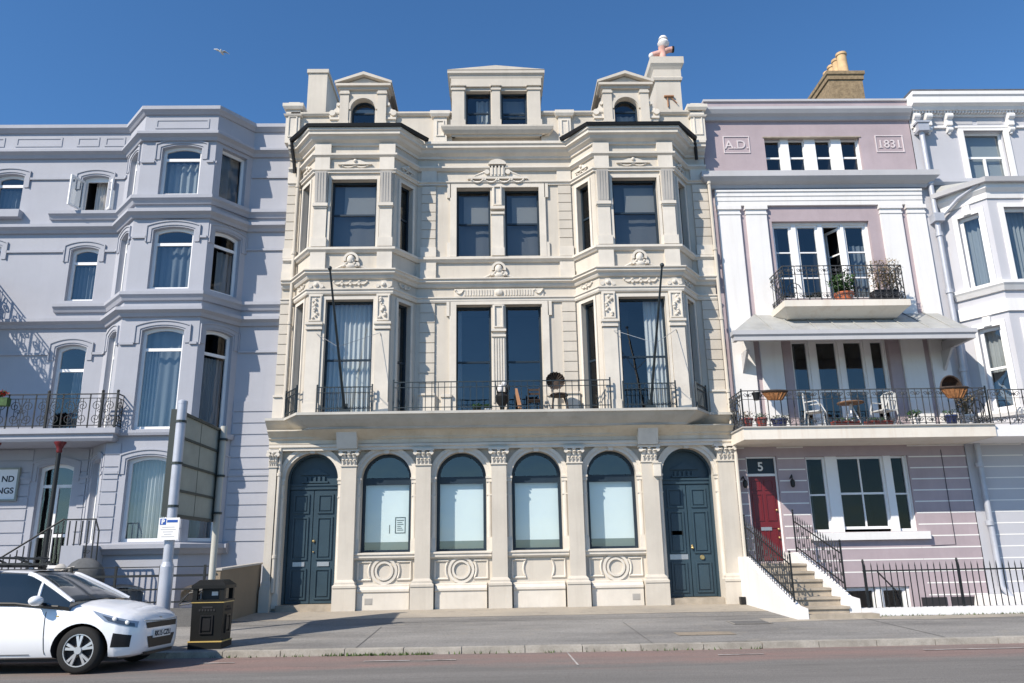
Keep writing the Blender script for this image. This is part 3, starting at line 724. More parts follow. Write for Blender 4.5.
# --- bay window dressings
for i, (fl, fr_, m, u0, u1, b, c) in enumerate(CF):
    for sg, ue in ((-1, b), (1, c)):
        ua, ub = (ue + .01, ue + .39) if sg < 0 else (ue - .39, ue - .01); um = (ua + ub) / 2
        mb = MB(); mb.fbox(FB, ua, ub, 9.18, 9.42, -.02, .11); mb.fbox(FB, ua + .03, ub - .03, 9.42, 11.24, -.02, .07)
        mb.fbox(FB, ua + .0, ub - .0, 10.28, 10.36, -.02, .13); mb.fbox(FB, ua + .02, ub - .02, 10.24, 10.28, -.02, .10)
        mb.fbox(FB, ua + .0, ub - .0, 11.34, 11.66, -.02, .09); mb.fbox(FB, ua - .02, ub + .02, 11.77, 12.04, -.02, .10); mb.fbox(FB, ua, ub, 8.58, 9.03, -.02, .09)
        mb.build('pilaster', 'ctrim', house)
        cb = MB()
        P = FB.P
        cb.hexa([P(ua + .05, 10.36, .11), P(ub - .05, 10.36, .11), P(ub - .05, 10.36, .0), P(ua + .05, 10.36, .0), P(ua + .04, 11.22, .19), P(ub - .04, 11.22, .19), P(ub - .04, 11.22, .0), P(ua + .04, 11.22, .0)])
        for k in range(4):
            uu = ua + .085 + k * .07
            cb.hexa([P(uu, 10.40, .12), P(uu + .03, 10.40, .12), P(uu + .03, 10.40, .05), P(uu, 10.40, .05), P(uu, 11.18, .2), P(uu + .03, 11.18, .2), P(uu + .03, 11.18, .05), P(uu, 11.18, .05)])
        cb.build('console', 'cgrey', house)
        mb = MB(); mb.fbox(FB, ua + .02, ub - .02, 4.95, 7.0, -.02, .07); mb.fbox(FB, ua, ub, 4.95, 5.2, -.02, .09)
        mb.fbox(FB, ua - .01, ub + .01, 7.02, 7.07, -.02, .11); mb.fbox(FB, ua - .02, ub + .02, 7.14, 7.2, -.02, .13); mb.fbox(FB, ua + .0, ub - .0, 7.07, 7.14, -.02, .09)
        mb.fbox(FB, ua + .02, ub - .02, 7.2, 7.93, -.02, .06); rect_frame(mb, FB, ua + .04, ub - .04, 7.24, 7.9, .03, .05, .09)
        for k in range(9):
            mb.ball(P(um + random.uniform(-.07, .07), 7.32 + k * .06, .08), random.uniform(.028, .05), 6, 5)
        mb.build('pilaster', 'ctrim', house)
        # small block with wreath above, in the frieze
        mb = MB(); mb.prism(FB, [(ua - .02, 8.07), (ub + .02, 8.07), (um + .06, 8.27), (um - .06, 8.27)], -.02, .08); mb.ball(P(um, 8.17, .09), (.06, .05, .06), 8, 6)
        for k in (-1, 1): volute(mb, FB, um + k * .14, 8.13, .05, .0, .11, 8)
        mb.build('frieze_ornament', 'ctrim', house)
    # window architraves
    for (fr, a, bb) in ((FB, u0, u1), (fl, .22, .70), (fr_, .22, .70)):
        for (z0, z1) in (WIN1, WIN2):
            mb = MB(); o = shape(a - .07, bb + .07, z0 - .0, z1 + .08); n = shape(a, bb, z0, z1)
            mb.prism_pairs(fr, [o[0], o[3], o[2], o[1]], [n[0], n[3], n[2], n[1]], -.02, .035)
            mb.build('architrave', 'ctrim', house)
    # swags in both friezes, cartouche over the cornice
    for fr, uc, s in ((FB, m, 1.0), (fl, .455, .55), (fr_, .455, .55)):
        mb = MB()
        for k in (-1, 1): swag(mb, fr, uc + k * .17 * s, 11.46, .3 * s, .055, .02, .024)
        mb.prism(fr, [(uc - .42 * s, 11.49), (uc + .42 * s, 11.49), (uc + .1 * s, 11.62), (uc - .1 * s, 11.62)], -.02, .03)
        mb.ball(fr.P(uc, 11.585, .04), (.05, .04, .05), 8, 6)
        mb.fbox(fr, uc - .44 * s, uc + .44 * s, 11.475, 11.495, -.02, .06)
        mb.build('swag', 'ctrim', house)
        mb = MB()
        for k in ((-1.5, -.5, .5, 1.5) if s == 1 else (-.5, .5)): swag(mb, fr, uc + k * .21, 8.27, .19, .07, .02, .024)
        for k in ((-1, 0, 1) if s == 1 else (0,)): volute(mb, fr, uc + k * .21, 8.2, .035, -.01, .05, 8)
        mb.build('swag', 'ctrim', house)
def cartouche(fr, uc, z):
    mb = MB(); P = fr.P
    mb.ball(P(uc, z + .24, .10), (.10, .09, .13), 10, 8); mb.ball(P(uc, z + .08, .09), (.16, .08, .09), 10, 7)
    arch_band(mb, fr, uc, z + .27, .13, .19, -.02, .09, 14, -.3, PI + .3)
    for k in (-1, 1):
        mb.tube([P(uc + k * .14, z + .16, .06), P(uc + k * .24, z + .08, .06), P(uc + k * .38, z + .03, .05)], .05, 6, .02)
        volute(mb, fr, uc + k * .17, z + .12, .06, 0, .12, 8)
        for q in range(3): mb.ball(P(uc + k * (.05 + .05 * q), z + .2 - .06 * q, .14), .035, 6, 5)
    mb.build('cartouche', 'ctrim', house, smooth=True)
cartouche(FB, CF[0][2], 8.57); cartouche(FB, CF[1][2], 8.57); cartouche(FW, .12, 8.57)

# --- centre windows: architraves, mullion pilaster, hoods
for (z0, z1) in ((4.96, 7.87), (9.19, 11.17)):
    mb = MB(); mb.prism_pairs(FW, [(-1.15, z0), (-1.15, z1 + .1), (1.39, z1 + .1), (1.39, z0)], [(-.98, z0), (-.98, z1), (1.22, z1), (1.22, z0)], -.02, .06)
    for a in (-1.23, 1.37): mb.fbox(FW, a, a + .1, z1 - .3, z1 + .1, -.02, .06); mb.fbox(FW, a, a + .1, z0, z0 + .4, -.02, .05)
    mb.build('architrave', 'ctrim', house)
mb = MB(); mb.fbox(FW, -.06, .28, 9.2, 9.42, -.02, .10); mb.fbox(FW, -.04, .26, 9.42, 10.45, -.02, .06); mb.fbox(FW, -.07, .29, 10.38, 10.44, -.02, .1); mb.fbox(FW, -.08, .30, 10.52, 10.60, -.02, .12); mb.fbox(FW, -.03, .25, 10.6, 11.25, -.02, .05)
rect_frame(mb, FW, .0, .22, 10.64, 11.2, .03, .03, .09); mb.build('pilaster', 'ctrim', house)
mb = MB(); mb.fbox(FW, -.07, .27, 4.95, 7.0, -.02, .05)
for k in range(5): mb.fbox(FW, -.055 + k * .065, -.02 + k * .065, 5.3, 6.96, .04, .075)
mb.fbox(FW, -.08, .28, 4.95, 5.25, -.02, .09); mb.fbox(FW, -.08, .28, 7.0, 7.06, -.02, .1); mb.fbox(FW, -.09, .29, 7.14, 7.2, -.02, .12); mb.fbox(FW, -.05, .25, 7.06, 7.93, -.02, .05); rect_frame(mb, FW, -.02, .22, 7.25, 7.85, .03, .03, .09); mb.build('pilaster', 'ctrim', house)
mb = MB(); c = .12                      # hood over the upper pair
mb.fbox(FW, c - .80, c + .80, 11.40, 11.46, -.02, .11); mb.prism(FW, [(c - .72, 11.46), (c + .72, 11.46), (c + .3, 11.62), (c - .3, 11.62)], -.02, .06)
for k in (-1.5, -.5, .5, 1.5): swag(mb, FW, c + k * .36, 11.37, .30, .075, .09, .03)
for k in (-2, -1, 0, 1, 2): volute(mb, FW, c + k * .36, 11.33, .04, -.02, .07, 8)
mb.fbox(FW, c - .2, c + .2, 11.46, 11.78, -.02, .12)
for k in range(4): mb.fbox(FW, c - .165 + k * .095, c - .12 + k * .095, 11.5, 11.76, .1, .145)
mb.prism(FW, [(c - .24, 11.80)] + [(c + .24 * math.cos(t * PI / 10), 11.80 + .15 * math.sin(t * PI / 10)) for t in range(10, -1, -1)], -.02, .17)
for k in (-1, 1): mb.tube([FW.P(c + k * .24, 11.68, .05), FW.P(c + k * .38, 11.6, .05), FW.P(c + k * .62, 11.5, .05)], .045, 6, .025); volute(mb, FW, c + k * .28, 11.6, .07, 0, .12, 10)
mb.build('hood', 'ctrim', house)
mb = MB()                               # fluted frieze between the friezes
mb.fbox(FW, c - 1.15, c + 1.15, 8.10, 8.30, -.02, .03)
for k in range(26):
    u = c - .88 + k * .07
    if abs(u - c) > .16: mb.fbox(FW, u - .02, u + .02, 8.12, 8.28, .03, .05)
mb.ball(FW.P(c, 8.2, .05), (.11, .05, .09), 8, 6)
for k in (-1, 1): swag(mb, FW, c + k * 1.02, 8.26, .2, .09, .05, .026)
mb.build('frieze_ornament', 'ctrim', house)
# --- rusticated strips beside the bays and at the party lines
for u0, u1, d in ((-1.9, -1.53, .05), (1.74, 2.08, .05), (-5.47, -5.22, .06), (5.36, 5.77, .06)):
    for za, zb in ((5.55, 7.92), (9.45, 11.22)):
        n = round((zb - za) / .26); h = (zb - za) / n; mb = MB()
        mb.fbox(FW, u0 + .008, u1 - .008, za, zb, -.02, d - .02)
        for k in range(n): mb.fbox(FW, u0, u1, za + k * h + .012, za + (k + 1) * h - .012, -.01, d)
        mb.build('rusticated_strip', 'cream', house)
    for z0, z1, q in ((9.18, 9.45, .09), (4.95, 5.5, .1), (5.5, 5.55, .14), (8.58, 8.8, .1), (11.34, 11.66, .05), (8.8, 9.03, .06)): MB().fbox(FW, u0 - .02, u1 + .02, z0, z1, -.02, q).build('base_block', 'ctrim', house)
for u in (-1.22, 1.42):    # base blocks beside the balcony door windows
    mb = MB(); mb.fbox(FW, u - .12, u + .12, 4.95, 5.45, -.02, .1); mb.fbox(FW, u - .14, u + .14, 5.45, 5.52, -.02, .14); mb.build('base_block', 'ctrim', house)
# --- gutters over the bays
for (a, b, c, d) in BAYS:
    MB().sweep([(a - .02, W - .1), (b, B), (c, B), (d + .02, W - .1)], [(.27, 12.405), (.36, 12.405), (.385, 12.485), (.36, 12.485), (.35, 12.43), (.28, 12.43)]).build('gutter', 'gutter', house)
for pts in ([(-5.38, 18.88, 12.47), (-5.36, 18.95, 12.2), (-5.32, 19.05, 11.9), (-5.30, 19.08, 11.6)], [(5.46, 18.88, 12.47), (5.5, 18.98, 12.2), (5.52, 19.05, 11.9)]):
    MB().tube(pts, .045, 8).build('downpipe', 'gutter', house, smooth=True)
for pts in ([(-5.19, 19.08, 11.9), (-5.19, 19.08, 5.6), (-5.17, 19.02, 5.3), (-5.17, 18.98, 4.96)], [(5.80, 19.05, 11.6), (5.80, 19.05, 4.3), (5.80, 18.9, 3.9), (5.80, 18.9, .5)], [(-5.19, 19.0, 4.6), (-5.19, 19.0, .9)]):
    mb = MB(); mb.tube(pts, .045, 8)
    z = 11.2
    while z > pts[-1][2]:
        if z < pts[0][2]: mb.lathe((pts[1][0], pts[1][1], z), [(.045, -.04), (.062, -.035), (.062, .035), (.045, .04)], 10)
        z -= 1.9
    mb.build('downpipe', 'cream', house, smooth=True)
# --- parapet, piers, roof
PY = 19.08
FP = xf(PY)
for a, b in ((-5.47, -4.14), (-2.9, -1.1), (1.33, 3.06), (4.30, 5.77)):
    mb = MB(); mb.box(a, b, PY, PY + .3, 12.45, 13.28); mb.sweep([(a, PY), (b, PY)], [(-.32, 13.28), (.05, 13.28), (.09, 13.33), (.09, 13.38), (-.32, 13.41)]); mb.build('parapet', 'cream', house)
for u0, u1, h in ((-5.60, -5.22, .25), (-1.60, -1.24, 0), (1.80, 2.14, 0), (5.44, 5.82, .16)):
    mb = MB(); mb.fbox(FP, u0, u1, 12.45, 13.28 + h, -.32, .09); mb.sweep([(u0, PY + .3), (u0, PY - .09), (u1, PY - .09), (u1, PY + .3)], [(-.1, 13.2 + h), (.05, 13.2 + h), (.09, 13.27 + h), (.09, 13.36 + h), (-.1, 13.38 + h)])
    rect_frame(mb, FP, u0 + .07, u1 - .07, 12.62, 13.1 + h * .6, .03, .08, .115)
    if h: mb.sweep([(u0, PY + .3), (u0, PY - .09), (u1, PY - .09), (u1, PY + .3)], [(-.1, 13.0 + h), (.04, 13.0 + h), (.06, 13.05 + h), (-.1, 13.07 + h)]); mb.fbox(FP, u0 + .04, u1 - .04, 13.38 + h, 13.46 + h, -.3, .05)
    mb.build('parapet_pier', 'ctrim', house)
roof = MB().add([(-5.46, 19.4, 12.9), (5.76, 19.4, 12.9), (5.76, 22.6, 14.3), (-5.46, 22.6, 14.3), (5.76, 27, 13.2), (-5.46, 27, 13.2)], [(0, 1, 2, 3), (3, 2, 4, 5)]).build('roof', 'slate', house, recalc=False)
# --- dormers
for c in (-3.52, 3.68):
    f = xf(18.98); w2 = .62
    mb = MB(); mb.wall(f, c - w2, c + w2, 12.6, 14.02, [shape(c - .33, c + .33, 12.86, 13.76, 'round', n=14)], .2)
    mb.box(c - w2, c - w2 + .03, 19.0, 21.6, 12.7, 14.02); mb.box(c + w2 - .03, c + w2, 19.0, 21.6, 12.7, 14.02)
    for sg in (-1, 1):
        u = c + sg * .51
        mb.fbox(f, u - .12, u + .12, 12.9, 14.02, -.02, .06); mb.fbox(f, u - .14, u + .14, 12.85, 13.05, -.02, .09); mb.fbox(f, u - .14, u + .14, 13.88, 13.94, -.02, .09)
    arch_band(mb, f, c, 13.43, .34, .42, -.02, .05, 14)
    mb.fbox(f, c - .45, c - .33, 12.9, 13.38, -.02, .03); mb.fbox(f, c + .33, c + .45, 12.9, 13.38, -.02, .03)
    mb.fbox(f, c - .68, c + .68, 14.02, 14.1, -.4, .08)
    mb.fbox(f, c - .75, c + .75, 14.1, 14.17, -.4, .15)
    mb.prism(f, [(c - .66, 14.17), (c + .66, 14.17), (c, 14.42)], -2.5, .02)
    for sg in (-1, 1):
        P = f.P
        L = [(c + sg * .78, 14.17), (c + sg * .78, 14.24), (c, 14.53), (c, 14.44)]
        mb.prism(f, L if sg < 0 else L[::-1], -2.5, .16)
    dm = mb.build('dormer', 'cream', house)
    for sg in (-1, 1):
        mb = MB(); s_ = sg
        L = [(c + s_ * .62, 12.8), (c + s_ * .88, 12.8), (c + s_ * .88, 13.2), (c + s_ * .93, 13.25), (c + s_ * .92, 13.36), (c + s_ * .82, 13.44), (c + s_ * .74, 13.52), (c + s_ * .74, 13.6), (c + s_ * .70, 13.68), (c + s_ * .62, 13.68)]
        mb.prism(f, L if s_ > 0 else L[::-1], -.3, -.04); volute(mb, f, c + s_ * .83, 13.33, .085, -.06, .03, 12); volute(mb, f, c + s_ * .68, 13.60, .05, -.06, .02, 10)
        mb.fbox(f, c + s_ * .75 - .15, c + s_ * .75 + .15, 13.14, 13.2, -.3, .01)
        mb.build('scroll_bracket', 'ctrim', dm, smooth=False)
    window(dm, f, c - .33, c + .33, 12.86, 13.76, 'round', fm='navy', t=.05, reveal=.16, hb=(13.42,), bt=.05, curt=[(c - .2, c + .3, 13.0, 13.4, 'net', 4)] if c > 0 else [(c - .3, c + .3, 13.48, 13.6, 'greyblind')], gl='glass')
c = .115; f = xf(18.98)
mb = MB(); mb.wall(f, c - 1.22, c + 1.22, 12.6, 14.200, [shape(-.72, -.04, 12.86, 14.0), shape(.25, .96, 12.86, 14.0)], .2)
mb.box(c - 1.22, c - 1.19, 19.0, 21.8, 12.7, 14.500); mb.box(c + 1.19, c + 1.22, 19.0, 21.8, 12.7, 14.500)
for u, w in ((-.93, .34), (.105, .22), (1.15, .34)):
    mb.fbox(f, u - w / 2, u + w / 2, 12.86, 14.100, -.02, .07); mb.fbox(f, u - w / 2 - .03, u + w / 2 + .03, 12.86, 13.06, -.02, .1); mb.fbox(f, u - w / 2 - .03, u + w / 2 + .03, 13.980, 14.040, -.02, .1); mb.fbox(f, u - w / 2 - .03, u + w / 2 + .03, 14.100, 14.150, -.02, .12)
mb.fbox(f, c - 1.24, c + 1.24, 14.100, 14.400, -.3, .065)
mb.sweep([(c - 1.24, 20), (c - 1.24, 18.94), (c + 1.24, 18.94), (c + 1.24, 20)], [(-.1, 14.360), (.03, 14.360), (.05, 14.440), (.1, 14.480), (.1, 14.580), (-.1, 14.600)])
mb.add([(c - 1.34, 18.84, 14.590), (c, 18.84, 14.720), (c + 1.34, 18.84, 14.590), (c - 1.34, 21.8, 14.590), (c, 21.8, 14.720), (c + 1.34, 21.8, 14.590), (c - 1.34, 18.84, 14.560), (c + 1.34, 18.84, 14.560)], [(0, 1, 4, 3), (1, 2, 5, 4), (6, 7, 2, 1, 0)])
mb.sweep([(c - 1.34, 19.1), (c - 1.34, 18.98), (c + 1.38, 18.98), (c + 1.38, 19.1)], [(-.2, 12.66), (.05, 12.66), (.12, 12.74), (.16, 12.82), (.16, 12.87), (-.2, 12.88)])
dm = mb.build('dormer', 'cream', house)
window(dm, f, -.72, -.04, 12.86, 14.0, fm='navy', t=.05, reveal=.16, hb=(13.4,), bt=.05, curt=[(-.45, -.06, 12.9, 13.9, 'net', 7)], gl='glass')
window(dm, f, .25, .96, 12.86, 14.0, fm='navy', t=.05, reveal=.16, hb=(13.38, 13.26), bt=.045, curt=[(.7, .94, 12.88, 13.2, 'curtain', 12), (.3, .9, 13.45, 13.9, 'greycurtain', 3)], gl='glass')
# --- chimneys
ch = MB().box(-5.46, -4.9, 20.5, 23.2, 13.0, 15.62).box(-5.5, -4.86, 20.46, 23.24, 15.62, 15.74).build('chimney', 'cream', roof)
mb = MB(); mb.box(4.78, 5.52, 20.0, 22.8, 13.0, 15.1)
mb.sweep([(4.78, 20.0), (5.52, 20.0), (5.52, 22.8), (4.78, 22.8)], [(-.36, 14.98), (.04, 14.98), (.06, 15.06), (.03, 15.1), (.03, 15.34), (.07, 15.42), (.12, 15.5), (.12, 15.72), (-.36, 15.76)], closed=True)
mb.box(4.85, 5.45, 20.2, 22.6, 15.0, 15.74)
ch = mb.build('chimney', 'cream', roof)
cy_ = 20.25
mb = MB(); mb.lathe((5.12, cy_, 15.74), [(.13, 0), (.13, .06), (.11, .1), (.11, .50), (.12, .54)], 12); mb.tube([(4.80, cy_, 16.02), (4.98, cy_, 16.08), (5.12, cy_, 16.12)], .09, 10); mb.tube([(5.12, cy_, 16.12), (5.30, cy_, 16.2), (5.42, cy_, 16.22)], .09, 10)
pot = mb.build('chimney_pot', 'pinkclay', ch, smooth=True); MB().ball((4.78, cy_, 16.0), (.08, .1, .09)).build('pot_end', 'whiteclay', ch, smooth=True)
mb = MB(); mb.lathe((5.17, cy_, 16.30), [(.09, -.02), (.15, .03), (.18, .12), (.14, .2), (.10, .23), (.14, .27), (.10, .35), (.03, .40)], 14); mb.build('cowl', 'whiteclay', ch, smooth=True)
MB().lathe((5.41, cy_, 16.22), [(.10, 0), (.10, .06), (.06, .06), (.06, .0)], 12, 'x').build('cowl_mouth', 'blackplastic', ch)
mb = MB(); mb.box(5.0, 5.28, 19.93, 20.0, 14.42, 14.46); mb.tube([(5.1, 19.97, 14.42), (5.1, 19.97, 14.1)], .02); mb.tube([(5.2, 19.97, 14.4), (5.3, 19.95, 14.28), (5.36, 19.95, 14.2)], .015); mb.build('rusty_bracket', 'wood', ch)

# --- iron balcony railings
def railing(parent, fr, u0, u1, z0, h, step=.115, mat='ironblue', d=0, name='railing', posts=True):
    mb = MB(); bars(mb, fr, u0, u1, z0, z0 + h, step, .008, d, ((z0 + h, .022), (z0 + h - .13, .014), (z0 + .09, .018)))
    if posts:
        for u in (u0, u1): mb.fbox(fr, u - .016, u + .016, z0, z0 + h + .04, d - .016, d + .016); mb.ball(fr.P(u, z0 + h + .05, d), .022, 6, 5)
    return mb.build(name, mat, parent)
f = xf(18.27)
railing(house, f, -2.42, 2.74, 4.955, .70, .152)
for (a, b, c, d), (u0, u1) in zip(BAYS, ((-4.22, -2.92), (3.05, 4.30))):
    railing(house, xf(18.26), u0, u1, 4.955, .60, .1)
    mb = MB()
    for k in range(12): scroll(mb, xf(18.25), u0 + .08 + k * .105, 5.04, .045, 0, 1.2, (-1) ** k, .007)
    mb.build('railing_scrolls', 'ironblue', house)
for p0, p1 in (((-5.14, 18.98), (-4.72, 18.34)), ((4.82, 18.34), (5.22, 18.98))):
    fr = Fr(p0, p1); railing(house, fr, 0, fr.L, 4.955, .62, .1)
# ================================================================== BLUE-GREY HOTEL
HW, HB = 19.4, 18.5
hotel = thing('hotel_building', 'blue-grey hotel with a tall canted bay, an iron balcony and white windows', 'hotel', (-9, 19.4, .475))
FH = xf(HW); FHB = xf(HB)
ha, hb_, hc, hd = -9.92, -9.12, -7.22, -6.55
HL = Fr((ha, HW), (hb_, HB)); HR = Fr((hc, HB), (hd, HW))
HPATH = [(-17, HW), (ha, HW), (hb_, HB), (hc, HB), (hd, HW), (-5.5, HW)]
wins = []   # (frame, u0, u1, z0, z1, kind, rise)
FL = ((10.72, 12.12), (8.16, 9.82), (4.66, 7.18), (2.08, 4.03))
for i, (z0, z1) in enumerate(FL):
    wins += [(FHB, -8.60, -7.58, z0, z1, 'seg', .09), (HR, .20, .96, z0, z1, 'seg' if i else 'rect', .06), (HL, .32, .94, z0, z1, 'seg', .08)]
WL = [(FH, -11.06, -10.36, 10.66, 11.74, 'seg', .07), (FH, -13.4, -12.62, 10.7, 11.80, 'seg', .07),
      (FH, -11.10, -10.38, 8.17, 9.66, 'seg', .08), (FH, -13.5, -12.92, 8.1, 9.75, 'seg', .08),
      (FH, -11.12, -10.36, 4.68, 7.0, 'seg', .09), (FH, -13.6, -12.85, 4.68, 7.0, 'seg', .09),
      (FH, -11.12, -10.28, 1.52, 3.98, 'seg', .09), (FHB, -8.95, -7.9, .62, 1.16, 'seg', .1), (HR, .15, .85, .62, 1.12, 'seg', .1)]
wins += WL
mb = MB()
for fr, a, b in ((FH, -17, ha), (HL, 0, HL.L), (FHB, hb_, hc), (HR, 0, HR.L), (FH, hd, -5.5)):
    mb.wall(fr, a, b, -1.0, 13.2, [shape(w[1], w[2], w[3], w[4], w[5], w[6]) for w in wins if w[0] is fr and a < (w[1] + w[2]) / 2 < b], .15)
mb.box(-17, -16.99, HW, 27, -1, 13.2); mb.box(-17, -5.5, 26.9, 27, -1, 13.2)
mb.build('wall', 'blue', hotel, recalc=False)
mb = MB().add([(-17, HW, 13.0), (ha, HW, 13.0), (hb_, HB, 13.0), (hc, HB, 13.0), (hd, HW, 13.0), (-5.5, HW, 13.0), (-5.5, 27, 13.3), (-17, 27, 13.3)], [tuple(range(8))]); mb.build('roof', 'slate', hotel)
def hstrip(name, prof, path=HPATH, mat='bluetrim'): return MB().sweep(path, prof).build(name, mat, hotel)
hstrip('parapet_coping', [(-.25, 13.0), (.04, 13.0), (.08, 13.05), (.14, 13.1), (.14, 13.2), (.05, 13.24), (-.25, 13.26)])
hstrip('cornice', [(-.02, 12.22), (.06, 12.22), (.1, 12.3), (.2, 12.36), (.2, 12.43), (.16, 12.46), (-.02, 12.48)])
hstrip('sill_course', [(-.02, 10.42), (.06, 10.42), (.1, 10.5), (.16, 10.55), (.16, 10.64), (-.02, 10.66)], HPATH[1:] if 0 else [(-11.75, HW)] + HPATH[1:])
hstrip('string_course', [(-.02, 10.03), (.06, 10.03), (.1, 10.1), (.2, 10.16), (.2, 10.24), (-.02, 10.27)])
hstrip('sill_course', [(-.02, 7.84), (.06, 7.84), (.1, 7.92), (.15, 7.97), (.15, 8.05), (-.02, 8.07)], [(-11.3, HW)] + HPATH[1:])
hstrip('string_course', [(-.02, 7.42), (.06, 7.42), (.1, 7.5), (.2, 7.56), (.2, 7.64), (-.02, 7.67)])
hstrip('sill_course', [(-.02, 4.5), (.1, 4.5), (.12, 4.56), (.12, 4.62), (-.02, 4.64)], HPATH[1:5])
hstrip('sill_course', [(-.02, 1.80), (.08, 1.80), (.14, 1.88), (.2, 1.93), (.2, 2.02), (-.02, 2.06)], [(-9.6, HW - .36)] + HPATH[2:5] + [(-6.4, HW)])
for z in (11.60, 9.5, 6.72, 3.62):      # impost bands between the windows
    for fr, a, b in ((FH, -17, ha), (HL, 0, HL.L), (FHB, hb_, hc), (HR, 0, HR.L), (FH, hd, -5.5)):
        cuts = sorted((w[1] - .16, w[2] + .16) for w in wins if w[0] is fr and a < (w[1] + w[2]) / 2 < b and w[3] < z < w[4] + .2)
        x = a + .02
        for c0, c1 in cuts + [(b - .02, b)]:
            if c0 > x: MB().fbox(fr, x, c0, z, z + .06, -.01, .045).build('impost_band', 'bluetrim', hotel)
            x = max(x, c1)
# parapet panels
for fr, a, b in ((FH, -16.2, -14.9), (FH, -14.6, -13.3), (FH, -13.0, -11.75), (FH, -11.35, -10.75), (FH, -10.6, -10.05), (FHB, -8.85, -7.45)):
    mb = MB(); rect_frame(mb, fr, a, b, 12.60, 12.88, .05, -.01, .016); mb.build('parapet_panel', 'bluetrim', hotel)
# hood mouldings round every window head
for w in wins:
    fr, a, b, z0, z1, k, r = w
    if z1 < 1.5 or fr is HR and z0 > 10: continue
    o = shape(a - .14, b + .14, z1 - .42, z1 + .13, 'seg', r + .03); i_ = shape(a - .04, b + .04, z1 - .42, z1 + .04, 'seg', r + .01)
    mb = MB(); mb.prism_pairs(fr, o[1:] + [o[0]], i_[1:] + [i_[0]], -.01, .022); o2 = shape(a - .17, b + .17, z1 - .42, z1 + .16, 'seg', r + .03)
    mb.prism_pairs(fr, o2[1:] + [o2[0]], o[1:] + [o[0]], -.01, .045); mb.build('hood_mould', 'bluetrim', hotel)
for w in wins:
    fr, u0, u1, z0, z1, k, r = w; h = z1 - z0; cur = []; hb = (); vb = (); gl = 'glassb'
    if z1 < 1.5: cur = [(u0, u1, z0, z1 - .12, 'curtain', 8)]; hb = (z0 + .1,)
    elif w is WL[6]:
        hb = (3.45, 2.28); vb = ((u0 + .43, 1.52, 3.45, .07),)
    elif fr is FHB:
        hb = (z0 + h * (.74 if h < 2 else .78),) if z0 > 3 else ()
        if z0 > 10: cur = [(u0, u1, z0, z0 + h * .74, 'net', 6)]
        elif z0 > 8: cur = [(u0, u1, z0, z0 + h * .74, 'greycurtain', 6)]
        elif z0 > 4: cur = [(u0, u1, z0, z1, 'greycurtain', 5), (u0, u0 + .36, z0, z1 - .5, 'curtain', 14), (u1 - .14, u1, z0, z1, 'curtain', 18)]  # full-width grey curtain added to stand in for pale sky reflected in the glass
        else: cur = [(u0, u1, z0, z1, 'curtain', 12)]
    elif fr is HR:
        gl = 'glassdim'
        hb = (z0 + h * .76,) if 0 < z0 < 10 and z0 > 3 else ()
        if z0 < 8: cur = [(u0, u1, z0, z0 + h * .74, 'curtain', 13)]
        elif z0 < 10: cur = [(u0 + .3, u1, z0, z0 + h * .74, 'curtain', 8)]
        else: cur = [(u0, u1, z0, z1, 'net', 5)]
    elif fr is HL: hb = (z0 + h * .76,); cur = [(u0, u1, z0, z1, 'curtain', 8)]
    else:
        hb = (z0 + h * .72,)
        if w is WL[0]: cur = [(u0 + .22, u0 + .55, z0, z1, 'curtain', 14)]
        elif z0 > 8: cur = [(u0, u1, z0, z0 + h * .7, 'greycurtain', 10)]
        elif z0 > 4: cur = [(u0 + .35, u0 + .6, z0, z1 - .6, 'greycurtain', 14)]
    ww = window(hotel, fr, u0, u1, z0, z1, k, r, fm='frame', t=.075, bt=.075, reveal=.13, hb=hb if w is not WL[0] else (z0 + h * .9,), vb=vb, curt=cur, gl=gl, pane=w is not WL[0], room=1.2)
    if w is WL[0]:     # two casements swung open into the street
        for (uh, L, a) in ((u0 + .04, .50, 1.85), (u1 - .04, .30, .75)):
            p0 = V(FH.P(uh, 0, -.1)[:2]); q = p0 + V((math.cos(a) * L, -math.sin(a) * L))
            fc = Fr(p0, q); mb = MB(); mb.ring(fc, shape(0, L, z0 + .06, z1 - .16), shape(.06, L - .06, z0 + .12, z1 - .22), -.02, .02)
            cs = mb.build('casement', 'frame', ww); 
            MB().flat(fc, [shape(.05, L - .05, z0 + .11, z1 - .21)], 0).build('casement_pane', 'glassb', ww, recalc=False)
# sill blocks on the plain wall
for a, b, z in ((-13.5, -12.5, 10.62), (-13.7, -12.8, 8.05)):
    MB().fbox(FH, a, b, z - .16, z + .05, -.01, .2).build('sill', 'bluetrim', hotel)
# ground-floor rustication
for fr, a, b, top in ((FH, -17, ha - .03, 4.4), (HL, .02, HL.L, 4.4), (FHB, hb_, hc, 4.4), (HR, .0, HR.L - .02, 4.4), (FH, hd + .03, -5.5, 5.7)):
    mbs = {}
    for k in range(17):
        z0 = 2.08 + k * .285; z1 = z0 + .255
        if z1 > top: break
        cuts = sorted((w[1] - .17, w[2] + .17) for w in wins if w[0] is fr and a < (w[1] + w[2]) / 2 < b and w[3] < z1 and z0 < w[4] + .17)
        x = a; q = 0
        for c0, c1 in cuts + [(b, b)]:
            if c0 > x + .02: mbs.setdefault(q, MB()).fbox(fr, x, c0, z0, z1, -.01, .022)
            x = max(x, c1); q += 1
    for q, mb in mbs.items(): mb.build('rustication', 'blue', hotel)
